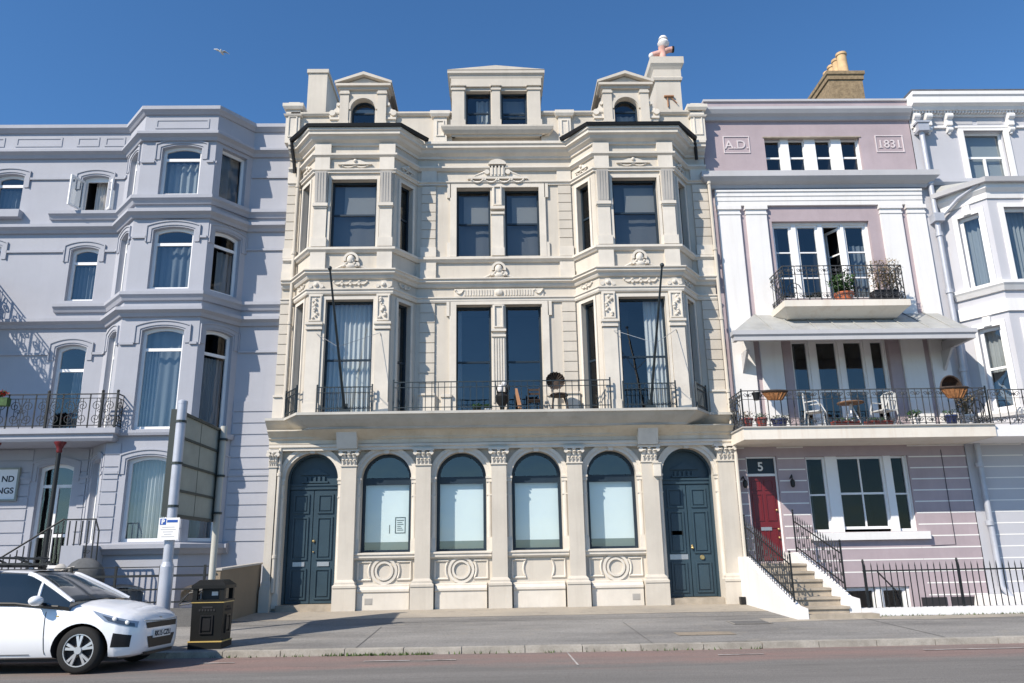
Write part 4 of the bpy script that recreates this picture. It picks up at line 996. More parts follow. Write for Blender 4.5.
# balcony
bx0, bx1, by = -17, -8.80, 18.15
MB().sweep([(bx0, by), (bx1, by), (bx1, HW + .1)], [(-1.2, 4.36), (-.10, 4.36), (-.06, 4.42), (-.06, 4.5), (0, 4.53), (0, 4.65), (-1.2, 4.655)]).build('balcony', 'bluetrim', hotel)
fb = xf(by + .05)
def ornate(parent, fr, u0, u1, z0, h, mat='iron', per=.62, name='railing', rr=1):
    mb = MB(); rails = ((z0 + h, .025), (z0 + h - .1, .014), (z0 + .06, .018))
    for z, t in rails: mb.fbox(fr, u0, u1, z - t / 2, z + t / 2, -.012, .012)
    n = max(1, round((u1 - u0) / per)); w = (u1 - u0) / n
    for i in range(n + 1):
        u = u0 + i * w; mb.fbox(fr, u - .012 * rr, u + .012 * rr, z0, z0 + h, -.012, .012)
    for i in range(n):
        c = u0 + (i + .5) * w; zc = z0 + h * .48; s = min(w, .62)
        for fx in (-1, 1):
            scroll(mb, fr, c + fx * s * .24, zc + h * .17, s * .2, 0, 1.5, -fx, .009 * rr); scroll(mb, fr, c + fx * s * .24, zc - h * .20, s * .2, 0, 1.5, -fx, .009 * rr, -1)
            scroll(mb, fr, c + fx * s * .10, zc, s * .1, 0, 1.2, fx, .008 * rr)
            mb.tube([fr.P(c + fx * s * .04, z0 + .06, 0), fr.P(c + fx * s * .13, zc - .1, 0), fr.P(c + fx * s * .03, zc + .08, 0), fr.P(c + fx * s * .16, z0 + h - .1, 0)], .008 * rr, 4)
            mb.fbox(fr, c + fx * w * .25 - .006, c + fx * w * .25 + .006, z0 + .06, z0 + h - .1, -.006, .006)
        mb.fbox(fr, c - .006, c + .006, z0, z0 + h, -.006, .006)
    return mb.build(name, mat, parent)
ornate(hotel, fb, bx0, bx1 - .05, 4.655, .80)
ornate(hotel, Fr((bx1 - .05, by + .05), (bx1 - .05, HW - .05)), 0, 1.2, 4.655, .80)
for u in (-10.45, -9.2, bx1 - .05): 
    mb = MB(); mb.fbox(fb, u - .022, u + .022, 4.655, 5.50, -.022, .022); mb.ball(fb.P(u, 5.52, 0), .035); mb.build('railing_post', 'iron', hotel)
for x in (-10.12, -11.62, -13.4):     # iron columns with red heads
    mb = MB(); mb.tube([(x, 18.35, -.3), (x, 18.35, 4.1)], .05, 10); mb.lathe((x, 18.35, 1.25), [(.07, 0), (.08, .04), (.05, .1)], 10)
    col = mb.build('column', 'iron', hotel, smooth=True)
    mb = MB(); mb.lathe((x, 18.35, 4.05), [(.052, .06), (.065, .09), (.055, .14), (.09, .22), (.13, .28), (.13, .31)], 12); mb.build('column_head', 'red', col, smooth=True)
# upper balcony further left, whose end railing throws its scrollwork on the wall
MB().sweep([(-17, 17.1), (-12.95, 17.1), (-12.95, HW)], [(-2.2, 7.62), (-.06, 7.62), (0, 7.70), (0, 7.88), (-2.2, 7.88)]).build('balcony', 'bluetrim', hotel)
ornate(hotel, Fr((-13.0, 17.15), (-13.0, HW)), 0, 2.25, 7.88, .95, rr=2.0); ornate(hotel, xf(17.15), -17, -13.0, 7.88, .95)
# name board by the entrance
mb = MB(); mb.fbox(FH, -13.25, -11.57, 3.14, 3.86, .03, .07); bd = mb.build('name_board', 'frame', hotel)
mb = MB(); rect_frame(mb, FH, -13.29, -11.53, 3.10, 3.90, .045, .03, .085); mb.build('board_frame', 'signback', bd)
text('ND', FH, -11.64, 3.56, .07, .20, 'ink', 'lettering', bd, 'RIGHT', .004); text('NGS', FH, -11.62, 3.28, .07, .20, 'ink', 'lettering', bd, 'RIGHT', .004)
# entrance landing and steps
mb = MB(); mb.box(-11.6, -9.35, 17.55, HW, -1, 1.45)
for k in range(6): mb.box(-11.6 - .3 * (k + 1), -11.6 - .3 * k, 17.55, HW, -1, 1.45 - .17 * (k + 1))
mb.build('entrance_steps', 'bluetrim', hotel)
f = xf(17.6); mb = MB()
bars(mb, f, -9.4, -8.72, 1.5, 2.52, .14, .011, 0, ((2.55, .03), (1.6, .02)))
mb.tube([f.P(-9.4, 2.56, 0), f.P(-10.75, 1.70, 0), f.P(-11.4, 1.58, 0)], .02, 6)
for k in range(10): u = -9.5 - k * .135; z = 2.52 - (k + 1) * .085; mb.fbox(f, u - .01, u + .01, z - .80, z, -.01, .01)
for k in range(7): scroll(mb, f, -9.35 + k * .09, 1.86, .05, 0, 1.2, 1, .008)
bars(mb, f, -12.4, -11.35, 1.5, 2.4, .12, .011, 0, ((2.42, .03),))
mb.tube([f.P(-8.72, 2.55, 0), f.P(-8.62, 2.3, 0), f.P(-8.6, 1.2, 0)], .018, 6)
mb.build('handrail', 'iron', hotel)
MB().box(-9.36, -8.9, 17.55, HW - .4, -1, 2.0).build('landing_wall', 'bluetrim', hotel)
MB().tube([(-12.2, 19.3, 3.0), (-12.2, 19.3, 1.5)], .03, 6).build('downpipe', 'iron', hotel)
org()
# window box on the balcony rail
def planter_plants(parent, cx, cy, z, w, d, h, n, leafm, sz=.05, flowers=0, name='plant'):
    mb = MB(); fl = MB()
    for i in range(n):
        a = random.random() * 2 * PI; r = math.sqrt(random.random()); t = random.random() ** .7
        x = cx + w * r * math.cos(a) * (.5 + .5 * t); y = cy + d * r * math.sin(a) * (.5 + .5 * t); zz = z + h * t * (1 - .35 * r)
        q = V((random.uniform(-1, 1), random.uniform(-1, 1), random.uniform(-.4, 1))).normalized(); p = q.orthogonal().normalized() * sz * .4
        (fl if random.random() < flowers else mb).add([V((x, y, zz)) - p, V((x, y, zz)) + q * sz * .5 - p * .2, V((x, y, zz)) + q * sz, V((x, y, zz)) + p], [(0, 1, 2, 3)])
    for i in range(max(3, n // 40)):
        a = random.random() * 6.28; mb.tube([(cx, cy, z - .02), (cx + w * .4 * math.cos(a), cy + d * .4 * math.sin(a), z + h * .5), (cx + w * .8 * math.cos(a), cy + d * .8 * math.sin(a), z + h * .85)], .008, 4, .003)
    p = mb.build(name, leafm, parent, recalc=False)
    if flowers: fl.build('flowers', 'flower', parent, recalc=False)
    return p
t = thing('window_box', 'green trough of red flowers hung on the hotel balcony railing', 'planter', (-11.75, 18.1, 5.2))
MB().box(-12.25, -11.28, 18.0, 18.16, 5.17, 5.36).build('trough', 'leaf', t)
planter_plants(t, -11.75, 18.08, 5.36, .5, .1, .22, 420, 'leaf', .06, .5)
org()
# front fence of the hotel: posts and level rails on a dwarf wall
t = thing('iron_fence', 'black iron fence with level rails in front of the blue-grey hotel', 'fence', (-10, 16.42, .4))
ff = xf(16.42)
MB().box(-17, -5.72, 16.36, 16.50, -.6, .74).build('dwarf_wall', 'darkpatch', t)
for z, h in ((1.53, .02), (1.36, .045), (1.10, .03), (.86, .03)): MB().fbox(ff, -17, -5.78, z - h / 2, z + h / 2, -.015, .015).build('rail', 'iron', t)
for k in range(13): 
    u = -5.85 - k * .88; MB().fbox(ff, u - .02, u + .02, .74, 1.56, -.02, .02).build('post', 'iron', t)
mb = MB()
for k in range(2): mb.tube([(-6.25 + .22 * k, 16.40, .9), (-6.05 + .22 * k, 16.36, 1.06), (-5.8 + .22 * k, 16.36, 1.1)], .014, 5); mb.tube([(-6.3, 16.40, .8), (-6.1, 16.36, 1.02 - .2 * k), (-5.85, 16.36, 1.08 - .2 * k)], .014, 5)
mb.build('brace', 'iron', t)
org()
# brown side wall by the left-hand door
t = thing('side_wall', 'low brown rendered wall with pale coping between the hotel and the cream house', 'wall', (-5.68, 17.8, .4))
MB().hexa([(-5.70, 16.55, .0), (-5.58, 16.55, .0), (-5.50, 19.1, .0), (-5.62, 19.1, .0), (-5.70, 16.55, 1.44), (-5.58, 16.55, 1.44), (-5.50, 19.1, 1.54), (-5.62, 19.1, 1.54)]).build('render', 'brownwall', t)
MB().hexa([(-5.73, 16.53, 1.442), (-5.55, 16.53, 1.442), (-5.47, 19.1, 1.542), (-5.65, 19.1, 1.542), (-5.73, 16.53, 1.48), (-5.55, 16.53, 1.48), (-5.47, 19.1, 1.58), (-5.65, 19.1, 1.58)]).build('coping', 'cgrey', t)
org()
t = thing('covered_bundle', 'rounded dark grey covered lump behind the white car and the iron fence', 'bundle', (-8.45, 16.8, 1.0))
mb = MB(); mb.ball((-8.45, 16.85, 1.32), (.42, .3, .42), 14, 9); mb.ball((-8.78, 16.85, 1.2), (.25, .22, .3), 10, 7); mb.build('cover', 'boulder', t, smooth=True)
mb = MB(); mb.ball((-8.82, 16.62, 1.52), (.13, .06, .11), 8, 6); mb.tube([(-8.95, 16.6, 1.40), (-8.7, 16.55, 1.52), (-8.5, 16.55, 1.56)], .02, 6); mb.build('strap', 'cgrey', t, smooth=True)
MB().box(-8.95, -8.05, 16.6, 17.1, -.4, 1.0).build('pier', 'bluetrim', t)

# ================================================================== LILAC HOUSE
LW = 19.3
lil = thing('terraced_house', 'lilac and white house with a grey balcony awning and red front door', 'house', (8.8, 19.3, .475))
FL_ = xf(LW)
att = shape(7.52, 10.19, 11.66, 12.70); up = shape(7.47, 10.10, 8.0, 10.18); fd = shape(7.60, 10.10, 4.55, 6.9); gw = shape(7.64, 10.19, 2.05, 3.88); dr = shape(6.16, 6.92, 1.40, 3.90); bw = shape(8.12, 9.78, -.5, .78)
x0, x1 = 5.80, 11.66
mb = MB(); mb.wall(FL_, x0, x1, -1.2, 13.5, [att, up, fd, gw, dr, bw], .14)
mb.box(x0, x0 + .01, LW, 27, -1, 13.5); mb.box(x1 - .01, x1, LW, 27, -1, 13.5); mb.box(x0, x1, 26.9, 27, -1, 13.5)
mb.build('wall', 'lilac', lil, recalc=False)
def ls(name, prof, path, mat): return MB().sweep(path, prof).build(name, mat, lil)
full = [(x0, LW), (x1, LW)]
ls('parapet', [(-.3, 13.5), (.03, 13.5), (.03, 13.80), (-.3, 13.80)], [(x0 + .1, LW), (x1, LW)], 'lilac'); ls('parapet_coping', [(-.33, 13.80), (.08, 13.80), (.08, 13.86), (-.33, 13.87)], [(x0 + .1, LW), (x1, LW)], 'greytrim')
ls('cornice', [(-.02, 13.2), (.08, 13.2), (.12, 13.28), (.2, 13.34), (.26, 13.44), (.26, 13.52), (-.02, 13.56)], full, 'greytrim')
cx0, cx1 = x0 + .15, x1 + .02
ls('cornice', [(-.02, 11.10), (.1, 11.10), (.14, 11.18), (.25, 11.24), (.36, 11.34), (.36, 11.50), (-.02, 11.60)], [(cx0, LW + .1), (cx0, LW - .02), (cx1, LW - .02), (cx1, LW + .1)], 'greytrim')
ls('entablature', [(-.02, 10.62), (.075, 10.62), (.075, 10.74), (.09, 10.75), (.09, 10.86), (.11, 10.88), (.11, 10.98), (.14, 11.0), (.14, 11.06), (-.02, 11.08)], [(cx0 + .03, LW), (cx1 - .06, LW)], 'white')
for u0, u1 in ((6.02, 6.62), (6.78, 7.33), (10.42, 11.0), (11.16, 11.64)):
    mb = MB(); mb.fbox(FL_, u0, u1, 4.4, 10.5, -.02, .07); mb.fbox(FL_, u0 - .03, u1 + .03, 10.5, 10.61, -.02, .11); mb.fbox(FL_, u0 - .015, u1 + .015, 10.36, 10.40, -.02, .09); mb.build('pilaster', 'white', lil)
# date plaques
for u0, u1, s in ((6.37, 7.1, 'A.D.'), (10.62, 11.4, '1831')):
    mb = MB(); rect_frame(mb, FL_, u0, u1, 12.22, 12.74, .025, -.01, .02); p = mb.build('plaque', 'plaqueink', lil)
    text(s, FL_, (u0 + u1) / 2, 12.36, .006, .36 if s != '1831' else .34, 'plaqueink', 'lettering', p, 'CENTER', .002, .015)
    mb = MB()
    if s == '1831':
        for k in (-.245, .285): mb.fbox(FL_, (u0 + u1) / 2 + k - .07, (u0 + u1) / 2 + k + .04, 12.355, 12.375, .002, .018)
    else:
        mb.fbox(FL_, 6.5, 6.62, 12.355, 12.37, .002, .018); mb.fbox(FL_, 6.66, 6.76, 12.355, 12.37, .002, .018); mb.fbox(FL_, 6.80, 6.88, 12.36, 12.375, .002, .018)
    mb.build('serif', 'plaqueink', p)
# attic: four sashes between white posts
for a, b, cu in ((7.54, 8.00, 0), (8.22, 8.67, 0), (8.97, 9.42, 1), (9.70, 10.17, 1)):
    window(lil, FL_, a, b, 11.68, 12.69, fm='frame', t=.03, reveal=.16, hb=(12.15,), bt=.05, gl='glass', curt=[(a, b, 11.7, 12.5, 'greycurtain', 5)] if cu and 0 else [])
for a, b in ((7.52, 7.54), (8.00, 8.22), (8.67, 8.97), (9.42, 9.70), (10.17, 10.19)):
    MB().fbox(FL_, a, b, 11.66, 12.70, -.2, -.10).build('window_post', 'frame', lil)
MB().fbox(FL_, 7.48, 10.23, 12.69, 12.72, -.1, .02).build('lintel', 'stone', lil)
# french windows of the upper balcony: third leaf open
US = ((7.50, 8.02), (8.14, 8.74), (8.86, 9.36), (9.44, 10.04))
for i, (a, b) in enumerate(US):
    w = window(lil, FL_, a, b, 8.0, 10.12, fm='frame', t=.065 if i != 2 else .05, reveal=.16, hb=(8.62, 9.34) if i != 2 else (), bt=.035, gl='glassb', pane=i != 2, curt=[(a + .05, a + .22, 8, 10.1, 'greycurtain', 15)] if i in (0,) else ([(a + .2, b, 8, 9.6, 'greycurtain', 8)] if i == 3 else []))
    if i == 2:
        p0 = V(FL_.P(b - .02, 0, -.16)[:2]); q = p0 + V((-.22, .42)); fc = Fr(q, p0); L = fc.L
        mb = MB(); mb.ring(fc, shape(0, L, 8.05, 10.05), shape(.06, L - .06, 8.12, 9.98), -.02, .02); mb.fbox(fc, .05, L - .05, 9.3, 9.34, -.015, .015); mb.fbox(fc, .05, L - .05, 8.6, 8.64, -.015, .015); mb.build('casement', 'frame', w)
        MB().flat(fc, [shape(.05, L - .05, 8.1, 10.0)], 0).build('casement_pane', 'glassb', w, recalc=False)
for a, b in ((7.47, 7.50), (8.02, 8.14), (8.74, 8.86), (9.36, 9.44), (10.04, 10.10)): MB().fbox(FL_, a, b, 8.0, 10.18, -.2, -.11).build('window_post', 'frame', lil)
MB().fbox(FL_, 7.47, 10.10, 10.12, 10.18, -.22, -.112).build('window_head', 'frame', lil)
# lower french windows
LS = ((7.64, 8.04), (8.26, 8.90), (9.02, 9.62), (9.74, 10.08)) if 0 else ((7.63, 8.10), (8.26, 8.86), (8.98, 9.54), (9.68, 10.08))
for i, (a, b) in enumerate(LS): window(lil, FL_, a, b, 4.55, 6.88, fm='frame', t=.06, reveal=.16, hb=(5.55,), bt=.04, gl='glassb', curt=[(a + .05, a + .2, 4.6, 6.8, 'greycurtain', 14)] if i == 0 else [])
for a, b in ((7.60, 7.63), (8.10, 8.26), (8.86, 8.98), (9.54, 9.68), (10.08, 10.10)): MB().fbox(FL_, a, b, 4.55, 6.9, -.2, -.11).build('window_post', 'frame', lil)
for a, b in ((7.36, 7.59), (10.11, 10.40)): MB().fbox(FL_, a, b, 4.4, 6.75, -.01, .02).build('jamb_panel', 'lilac', lil)
# awning
aw = MB(); P0 = [(6.72, 11.52, 19.28, 7.56), (6.40, 11.52, 18.85, 7.30), (6.02, 11.52, 18.35, 6.98), (5.74, 11.52, 17.95, 6.74)]
vs = []
for (a, b, y, z) in P0: vs += [(a, y, z), (b, y, z)]
aw.add(vs, [(2 * k, 2 * k + 2, 2 * k + 3, 2 * k + 1) for k in range(3)])
aw.add([(6.72, 19.28, 7.56), (6.40, 18.85, 7.30), (6.02, 18.35, 6.98), (5.74, 17.95, 6.74), (6.3, 19.28, 7.2), (6.05, 18.85, 6.98)], [(0, 4, 1), (1, 4, 5), (1, 5, 2), (2, 5, 3)])
aw.add([(11.52, 19.28, 7.56), (11.52, 18.85, 7.30), (11.52, 18.35, 6.98), (11.52, 17.95, 6.74), (11.52, 19.28, 6.74)], [(0, 1, 2, 3, 4)])
for k in range(9):
    x = 6.75 + k * .55; 
    aw.tube([(x, 19.27, 7.57), (x, 18.85, 7.315), (x - .02, 18.35, 6.995), (x - .04, 17.97, 6.76)], .014, 5)
awn = aw.build('awning', 'lead', lil, recalc=False)
MB().sweep([(5.76, 18.12), (5.76, 17.95), (11.54, 17.95), (11.54, 19.28)], [(-.06, 6.50), (.03, 6.50), (.03, 6.60), (.07, 6.64), (.07, 6.74), (-.06, 6.75)]).build('awning_fascia', 'greytrim', awn)
for x in (6.3, 11.46): MB().prism(Fr((x, 19.28), (x, 18.0)), [(0, 6.0), (.06, 6.0), (.5, 6.45), (.5, 6.5), (0, 6.5)], -.03, .03).build('awning_bracket', 'greytrim', awn)
# upper balcony
MB().hexa([(7.35, 18.62, 7.24), (10.1, 18.62, 7.24), (10.1, 19.3, 7.24), (7.35, 19.3, 7.24), (7.17, 18.25, 7.44), (10.28, 18.25, 7.44), (10.28, 19.3, 7.44), (7.17, 19.3, 7.44)]).box(7.15, 10.30, 18.23, 19.3, 7.44, 7.60).build('balcony', 'balc', lil)
def lace(parent, fr, u0, u1, z0, h, per=.30, name='railing'):
    """cast balcony panels: thin uprights with a ring and leaf motif in the top and the foot band"""
    mb = MB(); n = max(1, round((u1 - u0) / per)); w = (u1 - u0) / n
    for z, t in ((z0 + h, .022), (z0 + h - .24 * h, .010), (z0 + .22 * h, .010), (z0 + .05, .014)): mb.fbox(fr, u0, u1, z - t / 2, z + t / 2, -.01, .01)
    for i in range(n + 1):
        u = u0 + i * w
        mb.fbox(fr, u - .009, u + .009, z0, z0 + h, -.009, .009)
        if i < n:
            c = u + w / 2; mb.fbox(fr, c - .006, c + .006, z0 + .05, z0 + h, -.006, .006)
            for zz in (z0 + h * .87, z0 + h * .14):
                for k in (-1, 1): scroll(mb, fr, c + k * w * .2, zz, w * .17, 0, 1.2, k, .008)
                mb.ball(fr.P(c, zz, 0), (.03, .015, .045), 6, 5); mb.ball(fr.P(u, zz - .08 * h, 0), (.022, .014, .05), 6, 5)
    return mb.build(name, 'irongrey', parent)
f2 = xf(18.30); lace(lil, f2, 7.22, 10.22, 7.60, .92); lace(lil, Fr((7.22, 19.25), (7.22, 18.30)), 0, .95, 7.60, .92); lace(lil, Fr((10.22, 18.30), (10.22, 19.25)), 0, .95, 7.60, .92)
for u in (7.22, 10.22): mb = MB(); scroll(mb, Fr((u, 18.30), (u, 19.2)), .3, 8.0, .28, 0, 1.4, 1, .012); scroll(mb, f2, u + (.22 if u < 8 else -.22), 7.9, .2, 0, 1.4, 1, .012); mb.build('railing_scrolls', 'iron', lil)
# main balcony
MB().box(5.74, 11.66, 17.95, 19.3, 4.13, 4.40).build('balcony', 'balc', lil)
MB().box(5.71, 11.66, 17.91, 19.3, 4.40, 4.43).build('balcony_edge', 'cgrey', lil)
f1 = xf(18.02); lace(lil, f1, 5.79, 11.62, 4.43, .86, .31); lace(lil, Fr((5.79, 19.25), (5.79, 18.02)), 0, 1.2, 4.43, .86, .31); lace(lil, Fr((11.62, 18.02), (11.62, 19.25)), 0, 1.2, 4.43, .86, .31)
for u in (5.79, 11.62): mb = MB(); scroll(mb, Fr((u, 18.02), (u, 19.2)), .4, 4.8, .32, 0, 1.4, 1, .012); scroll(mb, Fr((u, 18.02), (u, 19.2)), .85, 4.75, .25, 0, 1.4, -1, .012); mb.fbox(f1, u - .015, u + .015, 4.43, 5.34, -.015, .015); mb.build('railing_scrolls', 'iron', lil)
# ground floor: white joint lines
for k in range(14):
    z = .56 + k * .272
    for a, b in ((x0 + .02, 6.14), (6.95, 7.61), (10.22, x1)):
        if b == 7.61: MB().fbox(FL_, a, b if not 1.8 < z < 2.1 else 7.53, z, z + .028, -.005, .004).build('joint_line', 'whiteink', lil)
        else: MB().fbox(FL_, a, b, z, z + .028, -.005, .004).build('joint_line', 'whiteink', lil)
    if .95 < z < 1.85: MB().fbox(FL_, 7.62, 10.21, z, z + .028, -.005, .004).build('joint_line', 'whiteink', lil)
# tripartite window
w = window(lil, FL_, 7.66, 8.15, 2.07, 3.87, fm='frame', t=.05, reveal=.14, hb=(2.95,), bt=.04, gl='glassdim', curt=[(7.69, 7.84, 2.1, 3.8, 'greycurtain', 14)])
w = window(lil, FL_, 8.43, 9.61, 2.13, 3.87, fm='frame', t=.05, reveal=.14, hb=(2.97,), bt=.05, vb=((9.02, 2.15, 3.85, .035),), gl='glassdim')
w = window(lil, FL_, 9.79, 10.17, 2.07, 3.87, fm='frame', t=.045, reveal=.14, hb=(2.95,), bt=.04, gl='glassdim')
for a, b in ((7.64, 7.66), (8.15, 8.43), (9.61, 9.79), (10.17, 10.21)): MB().fbox(FL_, a, b, 2.05, 3.9, -.2, -.06).build('window_post', 'frame', lil)
MB().fbox(FL_, 7.54, 10.42, 1.86, 2.04, -.1, .12).build('sill', 'white', lil)
# basement window
window(lil, FL_, 8.20, 8.98, -.4, .75, fm='frame', t=.06, reveal=.1, hb=(.2,), gl='glass'); window(lil, FL_, 9.12, 9.70, -.4, .75, fm='frame', t=.06, reveal=.1, hb=(.2,), gl='glass')
for a, b in ((8.12, 8.20), (8.98, 9.12), (9.70, 9.78)): MB().fbox(FL_, a, b, -.5, .78, -.2, -.05).build('window_post', 'frame', lil)
for a, b in ((10.02, 10.62), (10.74, 11.3)): MB().fbox(FL_, a, b, -.2, .52, -.01, .02).build('basement_vent', 'darkroom', lil)
# front door
fd_ = xf(LW + .10); mb = MB(); mb.fbox(fd_, 6.20, 6.88, 1.42, 3.42, -.04, 0)
for a, b in ((6.27, 6.50), (6.58, 6.81)):
    for c, d in ((1.55, 2.2), (2.35, 3.0), (3.08, 3.34)): rect_frame(mb, fd_, a, b, c, d, .025, -.005, .018)
dd = mb.build('door', 'red', lil)
MB().fbox(fd_, 6.40, 6.66, 2.12, 2.2, .0, .02).build('letterbox', 'steel', dd)
mb = MB(); 
for z in (1.95, 2.15, 2.6): mb.ball(fd_.P(6.82, z, .03), .028, 8, 6)
mb.build('handle', 'brass', dd)
mb = MB(); mb.ring(FL_, shape(6.16, 6.92, 1.40, 3.90), shape(6.20, 6.88, 1.38, 3.86), -.16, -.08); mb.fbox(FL_, 6.18, 6.9, 3.42, 3.48, -.15, -.07); mb.build('door_frame', 'frame', lil)
fan = MB().fbox(FL_, 6.20, 6.88, 3.48, 3.86, -.14, -.12).build('fanlight', 'navy', lil)
text('5', FL_, 6.54, 3.56, -.12, .30, 'whiteink', 'house_number', fan, 'CENTER', .006)
mb = MB(); mb.tube([FL_.P(6.0, 3.35, .02), FL_.P(6.0, 3.4, .16), FL_.P(6.03, 3.3, .18)], .018, 6); mb.lathe(FL_.P(6.03, 3.12, .18), [(.03, 0), (.055, .05), (.06, .16), (.02, .2)], 8); mb.build('wall_lamp', 'iron', lil)
mb = MB(); mb.tube([FL_.P(7.2, 3.35, .02), FL_.P(7.2, 3.42, .14), FL_.P(7.2, 3.3, .16)], .018, 6); mb.lathe(FL_.P(7.2, 3.12, .16), [(.03, 0), (.055, .05), (.06, .16), (.02, .2)], 8); mb.build('wall_lamp', 'iron', lil)
mb = MB(); mb.tube([FL_.P(11.05, 4.0, .01), FL_.P(11.05, 1.72, .01), FL_.P(10.45, 1.70, .01)], .007, 4); mb.build('cable', 'ink', lil)
lroof = MB().add([(x0, 19.6, 13.4), (x1, 19.6, 13.4), (x1, 23, 14.6), (x0, 23, 14.6), (x1, 27, 13.4), (x0, 27, 13.4)], [(0, 1, 2, 3), (3, 2, 4, 5)]).build('roof', 'slate', lil, recalc=False)
# brick stack with four pots in a row running back
mb = MB(); mb.hexa([(11.15, 23.0, 13.6), (12.55, 23.0, 13.6), (12.55, 26.0, 13.6), (11.15, 26.0, 13.6), (11.42, 23.0, 17.2), (12.55, 23.0, 17.2), (12.55, 26.0, 17.2), (11.42, 26.0, 17.2)])
mb.sweep([(11.40, 23.0), (12.55, 23.0), (12.55, 26.0), (11.40, 26.0)], [(-.3, 17.0), (.04, 17.0), (.04, 17.14), (.08, 17.18), (.08, 17.3), (-.3, 17.34)], closed=True)
st = mb.build('chimney', 'brick', lroof)
for k in range(4):
    y = 23.22 + k * .36
    MB().lathe((12.06, y, 17.30), [(.20, 0), (.20, .06), (.17, .1), (.155, .75), (.185, .78), (.185, .86), (.15, .88), (.13, .8)], 14).build('chimney_pot', 'potclay', st, smooth=True)
org()
# ---- steps, flank walls and railings of the lilac house
t = thing('entrance_steps', 'flight of sandy stone steps up to the red door between white flank walls', 'steps', (6.5, 17, .4))
mb = MB()
y0, y1 = 15.85, 18.85; N = 6; zt = 1.36; zb = .42
for k in range(N):
    z = zb + (zt - zb) * (k + 1) / N; ya = y0 + (18.2 - y0) * k / N
    mb.box(5.88, 6.79, ya, 19.28, z - .16, z - .045); mb.box(5.87, 6.80, ya - .035, 19.28, z - .045, z)
mb.box(5.88, 6.79, y0 + .05, 19.28, -.6, zb)
mb.build('flight', 'stone', t)
mb = MB().box(5.78, 7.22, 15.52, 15.95, .2, .455); mb.build('bottom_step', 'stone', t)
for (xa, xb, ya, yb, za, zb2) in ((5.64, 5.86, 15.50, 19.05, .60, 1.52), (6.80, 7.03, 15.86, 19.05, .74, 1.60)):
    k = (zb2 - za) / (18.6 - (ya + .35)); 
    L = [(ya, .1), (ya, za - .03), (ya + .35, za), (18.55, zb2), (19.25, zb2), (19.25, .1)]
    mb = MB(); vs = [(xa, p[0], p[1]) for p in L] + [(xb, p[0], p[1]) for p in L]; n = len(L)
    mb.add(vs, [tuple(range(n)), tuple(range(n, 2 * n))[::-1]] + [(i, (i + 1) % n, n + (i + 1) % n, n + i) for i in range(n)])
    mb.build('flank_wall', 'white', t)
org()
def stair_rail(x, ya, yb, za, zb, name_label):
    t = thing('stair_railing', name_label, 'railing', (x, ya, za))
    fr = Fr((x, ya), (x, yb)); L = abs(yb - ya); mb = MB(); n = round(L / .13)
    sg = 1
    for i in range(n + 1):
        s = i / n; u = L * s; z = za + (zb - za) * s
        mb.fbox(fr, u - .007, u + .007, z, z + .78, -.007, .007)
        mb.add([fr.P(u - .02, z + .78, 0), fr.P(u, z + .78, .02), fr.P(u + .02, z + .78, 0), fr.P(u, z + .78, -.02), fr.P(u, z + .9, 0)], [(0, 1, 4), (1, 2, 4), (2, 3, 4), (3, 0, 4)])
        if i < n and i % 2 == 0: scroll(mb, fr, u + .07, z + .3, .05, 0, 1.2, 1, .008); scroll(mb, fr, u + .07, z + .55, .05, 0, 1.2, -1, .008)
    mb.build('bars', 'irongrey', t)
    mb = MB()
    for h in (.70, .12): mb.tube([fr.P(0, za + h, 0), fr.P(L, zb + h, 0)], .016, 5)
    mb.build('rail', 'iron', t)
    for u, z in ((0, za), (L, zb)):
        mb = MB(); mb.fbox(fr, u - .015, u + .015, z, z + .92, -.015, .015); mb.ball(fr.P(u, z + .95, 0), .026); mb.build('post', 'iron', t)
    org()
stair_rail(5.76, 15.9, 18.6, .66, 1.5, 'black iron stair railing with spikes on the white wall nearest the cream house')
stair_rail(6.915, 16.2, 18.6, .86, 1.60, 'black iron stair railing with spikes between the steps and the basement area')
t = thing('area_railing', 'row of black spiked iron railings on a low white wall before the lilac house', 'railing', (9.5, 15.95, .4))
MB().box(7.04, 17, 15.84, 16.08, -.9, .53).build('dwarf_wall', 'white', t)
fr = xf(15.96); mb = MB(); bars(mb, fr, 7.25, 16.9, .53, 1.30, .125, .0075, 0, (), .09); mb.build('bars', 'iron', t)
for z in (1.22,): MB().fbox(fr, 7.20, 16.95, z - .014, z + .014, -.018, .018).build('rail', 'iron', t)
for u in (7.22, 9.1, 11.35, 13.3): mb = MB(); mb.fbox(fr, u - .014, u + .014, .53, 1.38, -.014, .014); mb.ball(fr.P(u, 1.40, 0), (.024, .024, .05)); mb.build('post', 'iron', t)
for u in (7.5, 11.2): MB().tube([fr.P(u, 1.2, -.02), fr.P(u + .55, .82, -.5), fr.P(u + .7, .5, -.65)], .016, 5).build('brace', 'iron', t)
org()

